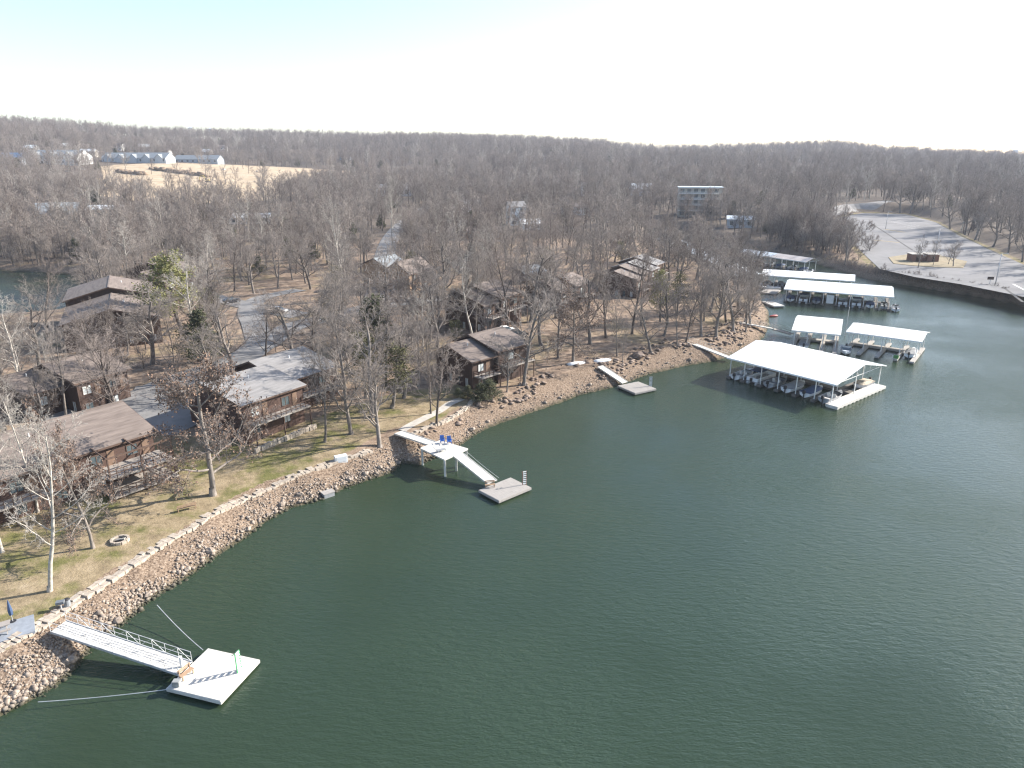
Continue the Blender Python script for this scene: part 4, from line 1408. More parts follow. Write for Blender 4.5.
# dock one: bottom left
f1, pt, rz, ext = float_dock('floating_dock', [(168, 688), (223.6, 701.5), (257, 658), (206, 649)], 0.55,
                             'white floating swim dock nearest the viewer, at the lower left', dock_white)
gangway('gangway', (58.5, 626), (185.5, 668), 2.3, 0.68, 1.6, dock_white, 'long white railed gangway from the retaining wall to the nearest float', True, True)
q = P(239.5, 671, 0.55)
ladder((q[0], q[1], 0.55), rz + R(90), 'tall green and white swim ladder on the edge of the nearest white float', green_paint, white_paint, 2.0)
q = P(187, 676, 0.6)
bench((q[0], q[1], 0.556), rz + R(80), 'small wooden bench at the foot of the long railed gangway', wood_tan, 1.3)
q = P(177, 685, 0.6)
cb = MB(); cb.box(-.3, .3, -.25, .25, 0, .45); cb.box(-.32, .32, -.27, .27, .452, .52); co = cb.build('cooler_box', mat('cooler_grey', (0.30, 0.31, 0.30), 0.6), bevel=0.03)
co.location = (q[0], q[1], 0.556); tag(co, 'dark grey box on the left corner of the nearest float', 'box')
q = P(182, 668, 0.6)
pl = MB(); pl.box(-.09, .09, -.09, .09, 0, 1.2); pl.box(-.12, .12, -.12, .12, 1.202, 1.26); po = pl.build('mooring_post', white_paint); po.location = (q[0], q[1], 0.556)
tag(po, 'short white post where the long railed gangway lands', 'post')


def cable(p0, z0, p1, z1, label, sag=0.7, r=0.035):
    a = P(*p0, z0); b = P(*p1, z1); pts = []
    for i in range(13):
        t = i / 12
        pts.append((a[0] * (1 - t) + b[0] * t, a[1] * (1 - t) + b[1] * t, z0 * (1 - t) + z1 * t - sag * 4 * t * (1 - t)))
    o = MB().tube(pts, r, 5).build('mooring_cable', steel)
    tag(o, label, 'cable')


cable((157, 605), 1.4, (203, 650), 0.5, 'mooring cable from the rocks to the far corner of the nearest float', 0.25)
cable((38, 702), 0.5, (171, 689), 0.45, 'mooring cable running left from the nearest float to the rocks', 0.12)
cable((467, 452), 2.2, (499, 478), 0.6, 'thin cable beside the lower ramp of the raised platform', 0.1, 0.025)
# dock two: raised platform, ramp and float
zp = 2.7
gangway('gangway', (398, 432), (434, 444), 2.5, 2.66, 1.5, dock_white, 'plain white walkway from the stone path to the raised platform', False)
plat = [(420, 448), (440, 440), (468, 448.5), (457, 454), (444.5, 459.6)]
pp = [P(a, b, zp) for a, b in plat]; pc = sum(pp) / len(pp)
rt = empty('raised_platform', (pc[0], pc[1], 0), 0, 'white platform on posts over the stony bank, carrying two blue chairs', 'platform')
MB().slab([(p[0] - pc[0], p[1] - pc[1], zp) for p in pp], 0.2).build('deck_boards', dock_white, rt)
for p in pp:
    x, y = (p - pc) * 0.92
    MB().box(x - 0.14, x + 0.14, y - 0.14, y + 0.14, -2.5, zp - 0.202).build('post', dock_white, rt)
gangway('gangway', (457.5, 454), (492.5, 482), 2.62, 0.75, 1.6, dock_white, 'steep white ramp from the raised platform down to its float', False)
f2, pt, rz, ext = float_dock('floating_dock', [(480.6, 490.8), (501, 501.6), (530, 486), (508, 477)], 0.55,
                             'weathered grey float below the raised platform', dock_grey)
q = P(524.5, 484.5, 0.55)
ladder((q[0], q[1], 0.55), rz + R(75), 'rusty railed white swim ladder on the grey float of the raised platform', rust, white_paint, 2.0, 0.6)
q = P(490, 487, 0.6)
bench((q[0], q[1], 0.556), rz + R(60), 'tan wooden bench at the foot of the steep white ramp', wood_tan, 1.4)


def lawn_chair(loc, rz, label, m, group=None, name='lawn_chair', cat='chair'):
    root = empty(name, loc, rz, label, cat, group)
    MB().box(-0.3, 0.3, -0.3, 0.28, 0.38, 0.43).build('seat', m, root)
    MB().add([(-0.3, 0.28, 0.40), (0.3, 0.28, 0.40), (0.3, 0.50, 1.05), (-0.3, 0.50, 1.05), (-0.3, 0.33, 0.40), (0.3, 0.33, 0.40), (0.3, 0.55, 1.05), (-0.3, 0.55, 1.05)],
             [(0, 1, 2, 3), (7, 6, 5, 4), (0, 4, 5, 1), (2, 6, 7, 3), (1, 5, 6, 2), (0, 3, 7, 4)]).build('backrest', m, root)
    for x in (-0.27, 0.27):
        for y in (-0.26, 0.24):
            MB().box(x - 0.03, x + 0.03, y - 0.03, y + 0.03, 0, 0.378).build('leg', m, root)
        MB().box(x - 0.05 + (0.06 if x > 0 else -0.06), x + 0.05 + (0.06 if x > 0 else -0.06), -0.3, 0.3, 0.6, 0.64).build('armrest', m, root)
    return root


blue_pl = mat('blue_plastic', (0.03, 0.12, 0.42), 0.5, scale=2)
for (a, b), lb in zip(((442.5, 443), (449.5, 443.6)), ('left one of two blue chairs on the raised platform', 'right one of two blue chairs on the raised platform')):
    q = P(a, b, zp); lawn_chair((q[0], q[1], zp), R(15), lb, blue_pl, 'blue chairs on the raised platform')
q = P(439, 452, zp); lo = empty('lounge_chair', (q[0], q[1], zp), R(120), 'dark lounge chair lying on the raised platform', 'lounge chair')
MB().box(-0.3, 0.3, -1.0, 0.3, 0.3, 0.36).build('seat', canvas_grey, lo)
MB().add([(-.3, .3, .32), (.3, .3, .32), (.3, .8, .85), (-.3, .8, .85), (-.3, .35, .30), (.3, .35, .30), (.3, .85, .83), (-.3, .85, .83)],
         [(0, 1, 2, 3), (7, 6, 5, 4), (0, 4, 5, 1), (2, 6, 7, 3), (1, 5, 6, 2), (0, 3, 7, 4)]).build('backrest', canvas_grey, lo)
for x in (-.26, .26):
    for y in (-.9, .25): MB().box(x - .03, x + .03, y - .03, y + .03, 0, .298).build('leg', steel, lo)
# dock three
gangway('gangway', (600, 366), (625, 382.5), 2.6, 0.7, 1.5, dock_white, 'short white ramp down to the small grey float at the point', False)
f3, pt, rz, ext = float_dock('floating_dock', [(620, 386.6), (638.6, 394.5), (654.8, 386.6), (633.7, 381)], 0.55,
                             'small grey float moored off the rocky point', dock_grey)
q = P(650.5, 386, 0.55)
ladder((q[0], q[1], 0.55), rz + R(60), 'pale blue grey ladder on the small float off the point', blue_paint, blue_paint, 1.9, 0.5)
# long footbridges
gangway('gangway', (688, 341.5), (731, 358), 2.7, 0.8, 1.3, dock_white, 'white gangway from the rocky point to the big roofed dock', True)
gangway('gangway', (739.5, 322), (773, 328.5), 2.8, 1.2, 1.3, dock_white, 'pale walkway over the rocks towards the short cream dock', True)
gangway('gangway', (773.5, 328.7), (792, 334), 1.1, 0.7, 1.4, dock_grey, 'grey floating walk joining the short cream dock', True)
f4, pt, rz, ext = float_dock('floating_dock', [(765, 302.5), (777, 307), (781.5, 304.5), (768, 299.5)], 0.7,
                             'white topped float against the shore before the cove docks', dock_white)
f5, pt, rz, ext = float_dock('floating_dock', [(762, 292.5), (778, 294), (779, 289.5), (763, 288.5)], 0.5,
                             'grey float at the shore end of the long pale grey dock', dock_grey)
q = P(771, 290, 0); runabout((q[0], q[1], 0), R(170), 'white boat beside the shore end of the long pale grey dock')
q = P(773.5, 316.5, 0)
kb = MB()
kb.tube([(-1.5, 0, .1), (-1.1, 0, .12), (0, 0, .12), (1.1, 0, .12), (1.5, 0, .12)], [.05, .25, .34, .25, .04], 8); ko = kb.build('kayak', mat('red_plastic', (0.45, 0.06, 0.05), 0.5), smooth_=True)
ko.location = (q[0], q[1], 0.05); ko.rotation_euler = (0, 0, R(20)); tag(ko, 'small red kayak floating by the point', 'kayak')
# ------------------------------------------------------------------ roads, car park, walls, path
asphalt = mat('asphalt', (0.245, 0.238, 0.23), 0.92, c2=(0.165, 0.16, 0.155), scale=0.25)
asphalt_lot = mat('asphalt_lot', (0.195, 0.193, 0.195), 0.92, c2=(0.125, 0.124, 0.126), scale=0.09)
seam = mat('seam_black', (0.05, 0.05, 0.05), 0.9)
line_white = mat('line_white', (0.62, 0.61, 0.58), 0.8)
dry_grass = mat('dry_grass', (0.31, 0.25, 0.15), 0.95, c2=(0.19, 0.155, 0.095), scale=0.6)


def drape(name, poly, m, lift, label, cat=None, kind='structure', step=2.0, z=None):
    """a sheet of small squares that lies on the ground inside a world polygon"""
    poly = np.asarray(poly)
    x0, y0 = poly.min(0); x1, y1 = poly.max(0)
    nx = max(2, int((x1 - x0) / step)); ny = max(2, int((y1 - y0) / step))
    import bmesh
    bm = bmesh.new()
    f = bm.faces.new([bm.verts.new((p[0], p[1], 0)) for p in poly])
    for i in range(1, nx):
        bmesh.ops.bisect_plane(bm, geom=bm.verts[:] + bm.edges[:] + bm.faces[:], plane_co=(x0 + (x1 - x0) * i / nx, 0, 0), plane_no=(1, 0, 0))
    for i in range(1, ny):
        bmesh.ops.bisect_plane(bm, geom=bm.verts[:] + bm.edges[:] + bm.faces[:], plane_co=(0, y0 + (y1 - y0) * i / ny, 0), plane_no=(0, 1, 0))
    bmesh.ops.triangulate(bm, faces=bm.faces[:])
    vs = bm.verts[:]
    X = np.array([v.co.x for v in vs]); Y = np.array([v.co.y for v in vs])
    Z = height(X, Y) + lift if z is None else np.full(len(X), z)
    for v, q in zip(vs, Z): v.co.z = q
    me = bpy.data.meshes.new(name)
    bmesh.ops.recalc_face_normals(bm, faces=bm.faces)
    bm.to_mesh(me); bm.free(); me.materials.append(m)
    if len(me.polygons) and me.polygons[0].normal.z < 0: me.flip_normals()
    o = link_mesh(name, me)
    return tag(o, label, cat, kind=kind)


def strip_poly(px, w):
    pts = np.array([ground(a, b)[:2] for a, b in px])
    # smooth the centre line
    t = np.linspace(0, len(pts) - 1, len(pts) * 5); c = []
    for u in t:
        i = int(min(u, len(pts) - 1.001)); f = u - i
        p0 = pts[max(i - 1, 0)]; p1 = pts[i]; p2 = pts[min(i + 1, len(pts) - 1)]; p3 = pts[min(i + 2, len(pts) - 1)]
        c.append(0.5 * ((2 * p1) + (-p0 + p2) * f + (2 * p0 - 5 * p1 + 4 * p2 - p3) * f * f + (-p0 + 3 * p1 - 3 * p2 + p3) * f ** 3))
    c = np.array(c); d = np.gradient(c, axis=0); d /= np.linalg.norm(d, axis=1, keepdims=True) + 1e-9
    n = np.stack([-d[:, 1], d[:, 0]], 1)
    return np.vstack([c + n * w / 2, (c - n * w / 2)[::-1]])


def road(px, w, label, name='road'):
    poly = strip_poly(px, w)
    keep_off(poly)
    vs = poly; n = len(vs) // 2
    L_ = vs[:n]; R_ = vs[n:][::-1]
    V = []; F = []
    K = 5
    for i in range(n):
        for k in range(K):
            p = L_[i] * (1 - k / (K - 1)) + R_[i] * (k / (K - 1)); V.append((p[0], p[1], 0))
    V = np.array(V); V[:, 2] = height(V[:, 0], V[:, 1]) + 0.14
    for i in range(n - 1):
        for k in range(K - 1):
            F.append((i * K + k, (i + 1) * K + k, (i + 1) * K + k + 1, i * K + k + 1))
    me = bpy.data.meshes.new(name); me.from_pydata([tuple(v) for v in V], [], F); me.materials.append(asphalt); me.update()
    if me.polygons[0].normal.z < 0: me.flip_normals()
    return tag(link_mesh(name, me), label, 'road', kind='structure')


road([(40, 418), (90, 412), (130, 402), (160, 388), (195, 375), (235, 362), (262, 345), (290, 328), (330, 318), (380, 306), (430, 300), (480, 296)], 7, 'grey drive winding between the houses')
road([(170, 384), (165, 400), (172, 415), (200, 424)], 11, 'grey turning place beside the long brown roof')
road([(262, 345), (255, 325), (250, 310), (262, 298), (300, 290)], 6, 'grey parking loop behind the grey roofs')
road([(375, 306), (382, 285), (384, 262), (390, 240), (405, 222), (425, 208)], 8, 'grey lane running back into the middle woods')
road([(300, 316), (250, 306), (215, 298), (200, 290)], 6, 'grey side lane to the stepped roof house')
road([(830, 214), (850, 208), (875, 204), (890, 201)], 8, 'pale lane leaving the far corner of the car park')
drape('parking_lot', lot_poly, asphalt_lot, 0, 'wide grey car park sloping to the lake', 'car park', z=LOT_Z, step=12)


def lot_strip(p0, p1, w, m, name, lb, dz):
    a = P(*p0, LOT_Z); b = P(*p1, LOT_Z); d = (b - a) / np.hypot(*(b - a)); n = np.array([-d[1], d[0]]) * w / 2
    q = [a + n, a - n, b - n, b + n]
    me = bpy.data.meshes.new(name); me.from_pydata([(v[0], v[1], LOT_Z + dz) for v in q], [], [(0, 1, 2, 3)]); me.materials.append(m); me.update()
    if me.polygons[0].normal.z < 0: me.flip_normals()
    tag(link_mesh(name, me), lb, 'marking', kind='structure')


lot_strip((869, 222), (913, 250.5), 0.9, seam, 'pavement_seam', 'dark seam crossing the car park', 0.006)
lot_strip((936, 222.5), (1006, 258), 0.5, seam, 'pavement_seam', 'dark edge along the far side of the car park', 0.006)
lot_strip((885, 229.3), (905, 232.3), 2.2, dry_grass, 'grass_median', 'short dry grass strip high in the car park', 0.008)
lot_strip((873, 240), (899, 242.5), 2.2, dry_grass, 'grass_median', 'dry grass strip in the middle of the car park', 0.008)
lot_strip((1003, 287), (1023, 302), 0.8, seam, 'pavement_seam', 'dark edge of the launching ramp', 0.006)
lot_strip((1013, 284), (1040, 298), 0.7, line_white, 'ramp_kerb', 'pale edge of the launching ramp', 0.010)
for k in range(9):
    t = k / 9
    lot_strip((884 + 30 * t, 219 + 11 * t), (893 + 34 * t, 218 + 10 * t), 0.18, line_white, 'painted_line', 'faint white bay line in the car park', 0.012)
isl = [P(a, b, LOT_Z) for a, b in [(888.4, 257.4), (908, 254.5), (940, 255.5), (967, 261.6), (963, 268), (936, 267.3), (910, 265.5), (893.4, 263.7)]]
ic = sum(isl) / len(isl)
im = MB().prism([tuple(p) for p in isl], LOT_Z - 0.1, LOT_Z + 0.14).build('grass_island', dry_grass)
tag(im, 'dry grass island with kerb in the car park', 'grass', kind='structure')

# brick restroom
x, y = P(925, 262, LOT_Z)
br = empty('restroom_building', (x, y, LOT_Z + 0.14), R(-4), 'small brick building on the grass island in the car park', 'building')
for a, b in ((-4.9, -1.1), (0.9, 4.9)):
    MB().box(a, b, 0, 4.5, -0.2, 2.6).build('wall', brick, br)
    MB().box(a - 0.3, b + 0.3, -0.3, 4.8, 2.604, 2.8).build('roof', concrete, br)
    MB().box((a + b) / 2 - 0.5, (a + b) / 2 + 0.5, -0.06, 0.02, 0, 2.2).build('door', wood_dark, br)
MB().box(-1.096, 0.896, 1.2, 3.5, -0.2, 1.9).build('wall', brick, br)
MB().box(-1.05, 0.85, 1.0, 3.7, 1.904, 2.05).build('roof', concrete, br)


def pole(px, py, top, label, lamp=True, name='street_lamp', cat='street lamp', z=LOT_Z):
    x, y = P(px, py, z)
    h = 5
    while proj(x, y, z + h)[1] > top and h < 25: h += 0.1
    root = empty(name, (x, y, z), 0, label, cat)
    MB().tube([(0, 0, -0.3), (0, 0, h)], [0.16, 0.09], 8).build('pole', wood_trim if not lamp else steel, root, smooth_=True)
    if lamp:
        MB().bar((0, 0, h - 0.1), (1.4, 0, h + 0.15), 0.08).build('arm', steel, root)
        MB().box(1.2, 2.0, -0.18, 0.18, h + 0.05, h + 0.22).build('lamp_head', steel, root, bevel=0.04)
    else:
        MB().bar((-0.9, 0, h - 0.6), (0.9, 0, h - 0.6), 0.1).build('crossarm', wood_trim, root)
    return root


pole(995.5, 283.5, 254, 'tall lamp pole at the lakeward corner of the car park')
pole(935.5, 254, 229, 'tall pole rising beside the brick building')
pole(885.5, 229, 212, 'lamp pole at the far end of the car park')
x, y = P(989.5, 284, LOT_Z)
sg = empty('information_board', (x, y, LOT_Z), R(-10), 'small dark notice board near the car park shore edge', 'sign')
MB().box(-0.07, 0.07, -0.07, 0.07, -0.3, 1.4).build('post', steel, sg)
MB().box(-0.9, 0.9, -0.1, 0.1, 1.404, 2.3).build('board', wood_dark, sg)


def offset_line(pts, off):
    pts = np.asarray(pts); seg = [pts[0]]
    for a, b in zip(pts[:-1], pts[1:]):
        n = max(1, int(np.hypot(*(b - a)) / 1.2))
        for i in range(1, n + 1): seg.append(a + (b - a) * i / n)
    s = np.array(seg)
    for _ in range(30): s[1:-1] = (s[:-2] + 2 * s[1:-1] + s[2:]) / 4
    d = np.gradient(s, axis=0); d /= np.linalg.norm(d, axis=1, keepdims=True)
    return s + np.stack([-d[:, 1], d[:, 0]], 1) * off


def wall_strip(name, c, w, top, label, m):
    """low wall of uneven stones along a centre line"""
    mb = MB(); rg = random.Random(4)
    d = np.gradient(c, axis=0); d /= np.linalg.norm(d, axis=1, keepdims=True); n = np.stack([-d[:, 1], d[:, 0]], 1)
    H = height(c[:, 0], c[:, 1])
    tt = 0
    i = 0.0
    N = len(c) - 1
    while i < N - 0.5:
        j = min(i + rg.uniform(0.3, 0.6), N)
        def at(u):
            k = int(min(u, N - 0.001)); f = u - k
            return c[k] * (1 - f) + c[k + 1] * f, n[k] * (1 - f) + n[k + 1] * f, H[k] * (1 - f) + H[k + 1] * f
        for side in (-1, 1):
            w0 = 0.0 if side == 1 else -w / 2; w1 = w / 2 if side == 1 else 0.0
            zt = top + rg.uniform(-0.12, 0.1); e = rg.uniform(-.12, .12)
            (p, na, ha), (q, nb, hb) = at(i + 0.02), at(j - 0.02)
            if side == 1: A0, A1 = 0.01, w / 2 + e
            else: A0, A1 = -w / 2 + e, -0.01
            vs = []
            for (P_, N_, h_) in ((p, na, ha), (q, nb, hb)):
                for A_ in (A0, A1):
                    r_ = P_ + N_ * A_
                    vs += [(r_[0], r_[1], h_ - 0.7), (r_[0], r_[1], h_ + zt)]
            mb.add(vs, [(0, 1, 3, 2), (4, 6, 7, 5), (0, 4, 5, 1), (2, 3, 7, 6), (1, 5, 7, 3), (0, 2, 6, 4)])
        i = j
    o = mb.build(name, m)
    return tag(o, label, 'wall')


i0 = [i for i, p in enumerate(SHORE) if p == (-120, 775)][0]; i1 = [i for i, p in enumerate(SHORE) if p == (393, 472)][0]
wl = offset_line(shore_w[i0:i1 + 1], 5.0)
wall_strip('retaining_wall', wl, 1.25, 0.12, 'long pale stone retaining wall between the lawn and the stony bank', stone_wall)
wp = np.array([ground(a, b)[:2] for a, b in [(412, 434), (425, 431), (440, 427), (455, 420), (466, 411), (474, 402), (478, 396)]])
wall_strip('retaining_wall', offset_line(wp, 0.0), 0.8, 0.25, 'short curved stone wall round the small lawn below the shore house', stone_wall)
pa = strip_poly([(402, 431), (412, 425), (428, 417), (440, 411), (450, 404), (462, 399)], 1.5)
drape('stone_path', pa, concrete, 0.1, 'pale stepping path from the walkway up to the shore house', 'path', step=1.0)
# patio beside F and low stone wall under it
fp = footprint(CF - uF * 11.0, 56, 0.5, 12.0, -2.6, -2.0)
wall_strip('garden_wall', offset_line(np.array([footprint(CF - uF * 11.0, 56, -1, 11, -3.2, -3)[0], footprint(CF - uF * 11.0, 56, -1, 11, -3.2, -3)[1]]), 0.0), 0.5, 0.7,
           'pale low stone wall at the foot of the grey roofed house', stone_wall)

# ------------------------------------------------------------------ stones on the bank
stone_m = mat('bank_stone', (0.385, 0.325, 0.265), 0.95, c2=(0.13, 0.10, 0.08), scale=2.6, bump=0.3)


def wet_line(m):
    # stones stay dark and algae green up to the splash line
    nt = m.node_tree; N = nt.nodes.new; L = nt.links.new
    p = [n for n in nt.nodes if n.type == 'BSDF_PRINCIPLED'][0]; src = p.inputs['Base Color'].links[0].from_socket
    g = N('ShaderNodeNewGeometry'); s = N('ShaderNodeSeparateXYZ'); L(g.outputs['Position'], s.inputs[0])
    r = N('ShaderNodeMapRange'); r.inputs['From Min'].default_value = 0.12; r.inputs['From Max'].default_value = 0.42; L(s.outputs[2], r.inputs[0])
    x = N('ShaderNodeMix'); x.data_type = 'RGBA'; L(r.outputs[0], x.inputs[0]); x.inputs[6].default_value = (0.045, 0.045, 0.028, 1); L(src, x.inputs[7])
    L(x.outputs[2], p.inputs['Base Color'])


wet_line(stone_m)
stone_dark = mat('outcrop_stone', (0.30, 0.235, 0.19), 0.95, c2=(0.12, 0.085, 0.065), scale=0.9, bump=0.4)


def ico():
    t = (1 + 5 ** .5) / 2
    v = np.array([(-1, t, 0), (1, t, 0), (-1, -t, 0), (1, -t, 0), (0, -1, t), (0, 1, t), (0, -1, -t), (0, 1, -t), (t, 0, -1), (t, 0, 1), (-t, 0, -1), (-t, 0, 1)], float)
    v /= np.linalg.norm(v[0])
    f = np.array([(0, 11, 5), (0, 5, 1), (0, 1, 7), (0, 7, 10), (0, 10, 11), (1, 5, 9), (5, 11, 4), (11, 10, 2), (10, 7, 6), (7, 1, 8),
                  (3, 9, 4), (3, 4, 2), (3, 2, 6), (3, 6, 8), (3, 8, 9), (4, 9, 5), (2, 4, 11), (6, 2, 10), (8, 6, 7), (9, 8, 1)])
    return v, f


def rocks(name, X, Y, S, m, label, flat=0.65, seed=1):
    rg = np.random.RandomState(seed); v, f = ico(); n = len(X)
    V = v[None] * (1 + rg.uniform(-0.3, 0.3, (n, 12, 1)))
    V = V * np.stack([S, S * rg.uniform(0.6, 1.0, n), S * flat * rg.uniform(0.6, 1.2, n)], 1)[:, None]
    a = rg.uniform(0, 6.28, n); c, s = np.cos(a)[:, None], np.sin(a)[:, None]
    V = np.stack([V[..., 0] * c - V[..., 1] * s, V[..., 0] * s + V[..., 1] * c, V[..., 2] + V[..., 0] * rg.uniform(-.3, .3, (n, 1))], -1)
    Z = height(X, Y) + S * 0.2
    V = V + np.stack([X, Y, Z], 1)[:, None]
    F = (f[None] + 12 * np.arange(n)[:, None, None]).reshape(-1, 3)
    me = np_mesh(name, V.reshape(-1, 3), [F], [m])
    return tag(link_mesh(name, me), label, 'rocks', kind='stuff')


def bank_rocks():
    rg = np.random.RandomState(9)
    N = 620000
    t = rg.uniform(R(-46), R(40), N); r = np.exp(rg.uniform(math.log(40), math.log(290), N))
    X = r * np.sin(t); Y = r * np.cos(t)
    d = shore_d(X, Y); w = 5.2 + 6.0 * smooth(4, 22, X) * smooth(210, 80, Y)
    low = smooth(w * 0.75, 0.0, d)                                    # bare big stones by the water, leaves higher up
    k = (d > -0.5) & (d < w - 0.7) & (vnoise(X, Y, 5) * 0.8 + low * 0.62 + rg.rand(N) * 0.6 > 0.90) & ~((X < -40) & (Y > 150))
    X, Y, d, low = X[k], Y[k], d[k], low[k]
    S = rg.gamma(1.7, 0.038, len(X)) * (0.7 + 0.6 * low) + 0.04
    S = np.minimum(S, 0.42) * (1 - 0.3 * smooth(-18, -2, X))
    print('bank stones', len(X))
    rocks('bank_stones', X, Y, S, stone_m, 'thousands of pale and rusty stones heaped along the bank')
    # slabby outcrops on the point
    N = 14000
    X = rg.uniform(-14, 85, N); Y = rg.uniform(95, 240, N); d = shore_d(X, Y)
    k = (d > 2.5) & (d < 11) & (vnoise(X, Y, 4) > 0.52) & (rg.rand(N) < smooth(11, 5, d) + 0.15)
    X, Y = X[k], Y[k]
    rocks('ledge_stones', X, Y, rg.uniform(0.2, 0.75, len(X)), stone_dark, 'dark slabby ledge stones strewn over the rocky point', 0.4, 3)
    return


bank_rocks()


def boulder(px, py, s, seed, label, group=None, m=None):
    x, y, z = ground(px, py)
    rg = np.random.RandomState(seed); v, f = ico()
    # one subdivision by hand through bmesh
    import bmesh
    bm = bmesh.new(); vs = [bm.verts.new(q) for q in v]
    for a in f: bm.faces.new([vs[i] for i in a])
    bmesh.ops.subdivide_edges(bm, edges=bm.edges[:], cuts=1, use_grid_fill=True)
    for q in bm.verts:
        q.co = q.co.normalized() * (s * rg.uniform(0.75, 1.15)); q.co.z *= 0.7; q.co.y *= 0.8
    me = bpy.data.meshes.new('boulder'); bm.to_mesh(me); bm.free(); me.materials.append(m or stone_m)
    o = link_mesh('boulder', me); o.location = (x, y, z + s * 0.25); o.rotation_euler = (0, 0, seed)
    return tag(o, label, 'boulder', group)


rb = random.Random(8)
for k, (a, b) in enumerate([(58, 672), (70, 662), (92, 645), (118, 622), (148, 596), (188, 570), (210, 552), (248, 530), (282, 505), (300, 495), (350, 480), (366, 474), (380, 468),
                            (472, 430), (488, 422), (545, 403), (560, 398), (590, 385), (690, 360), (740, 345)]):
    boulder(a, b, rb.uniform(0.4, 0.6), k, 'large pale boulder lying among the smaller bank stones', 'large boulders on the bank')
boulder(638, 357, 1.4, 31, 'big flat topped dark boulder on the point above the small float', m=stone_dark)

# things on the lawn and bank
x, y, z = ground(187, 510)
o = bench((x, y, z), R(215), 'small wooden bench on the lawn under the brown leaved oak', wood_tan, 2.2, True)
# fire ring
x, y, z = ground(120, 541)
fr = empty('fire_ring', (x, y, z), 0, 'ring of pale stones around a fire pit on the near lawn', 'fire pit')
rs = MB()
for k in range(10):
    a = 2 * PI * k / 10; c, s = math.cos(a), math.sin(a)
    rs.box(-0.27, 0.27, -0.15, 0.15, -0.1, 0.3, T=lambda v: (c * (0.85 + v[1]) - s * v[0], s * (0.85 + v[1]) + c * v[0], v[2]))
rs.build('stone_ring', stone_wall, fr, bevel=0.03)
MB().tube([(0, 0, -0.05), (0, 0, 0.07)], 0.68, 14).build('ash', black_plastic, fr)
for k in range(2): MB().tube([(-.6, -.2 + .3 * k, .15), (.6, .15 - .2 * k, .3)], .09, 7).build('log', bark_white, fr)
# picnic / fish cleaning stand on a slab at the left edge
x, y, z = ground(6, 632)
ps = MB()
ps.box(-2.2, 2.2, -1.5, 1.5, -0.15, 0.1); pso = ps.build('patio_slab', mat('slab_blue_grey', (0.28, 0.31, 0.35), 0.8)); pso.location = (x, y, z); pso.rotation_euler = (0, 0, R(35))
tag(pso, 'blue grey slab on the lawn at the left edge', 'patio', kind=None)
tb = empty('picnic_table', (x - 0.6, y - 0.3, z + 0.1), R(35), 'pale picnic table standing on the blue grey slab', 'picnic table')
MB().box(-1.1, 1.1, -0.4, 0.4, 0.72, 0.78).build('tabletop', deck_grey, tb)
for s in (-1, 1): MB().box(-1.1, 1.1, s * 0.72 - 0.15, s * 0.72 + 0.15, 0.42, 0.47).build('bench_seat', deck_grey, tb)
for sx in (-0.8, 0.8):
    l = MB(); l.bar((sx, -0.75, 0), (sx, -0.25, 0.716), 0.08); l.bar((sx, 0.75, 0), (sx, 0.25, 0.716), 0.08); l.bar((sx, -0.85, 0.38), (sx, 0.85, 0.38), 0.07)
    l.build('leg', deck_grey, tb)
x, y, z = ground(13, 622)
ub = empty('closed_parasol', (x, y, z), 0, 'closed blue parasol standing at the slab on the left edge', 'parasol')
MB().tube([(0, 0, 0), (0, 0, 2.3)], 0.035, 8).build('pole', steel, ub)
MB().tube([(0, 0, 0.8), (0, 0, 1.3), (0, 0, 2.35)], [0.17, 0.2, 0.04], 8).build('canopy', canvas_blue, ub)
MB().tube([(0, 0, 0.0), (0, 0, 0.12)], 0.3, 12).build('base', black_plastic, ub)
x, y, z = ground(62, 611)
gr = empty('charcoal_grill', (x, y, z), R(20), 'grey post grill at the lawn edge beside the long railed gangway', 'grill')
MB().tube([(0, 0, -0.2), (0, 0, 0.85)], 0.06, 8).build('post', steel, gr)
MB().box(-0.35, 0.35, -0.25, 0.25, 0.852, 1.1).build('grill_box', mat('grill_metal', (0.16, 0.18, 0.20), 0.5), gr)
x, y, z = ground(68, 607)
tc = empty('trash_can', (x, y, z), 0, 'round grey trash can beside the post grill', 'trash can')
MB().tube([(0, 0, 0), (0, 0, 0.85)], [0.26, 0.31], 12).build('bin', mat('bin_grey', (0.25, 0.27, 0.29), 0.6), tc, smooth_=False)
MB().tube([(0, 0, 0.852), (0, 0, 0.95)], [0.33, 0.2], 12).build('lid', black_plastic, tc)
# white upturned rowing boat and dark crate on the bank wall
x, y, z = ground(341, 461)
sb = empty('sheet_panel', (x, y, z), R(30), 'white panel leaning on the wall beside a dark crate', 'panel')
sb.name = 'utility_cabinet'
sb['label'] = 'white utility cabinet with a dark left side on the stone wall'; sb['category'] = 'cabinet'
MB().box(-0.9, 0.9, -0.4, 0.4, -0.3, 0.9).build('body', white_paint, sb, bevel=0.04)
MB().box(-0.7, 0.7, -0.43, -0.402, 0.05, 0.75).build('door', metal_pale, sb)
x, y, z = ground(328, 496)
cr = empty('dock_box', (x, y, z), R(40), 'grey box with a pale lid sitting at the water edge on the stones', 'box')
MB().box(-0.75, 0.75, -0.5, 0.5, -0.1, 0.55).build('body', canvas_grey, cr, bevel=0.03)
MB().box(-0.8, 0.8, -0.55, 0.55, 0.553, 0.66).build('lid', dock_grey, cr)
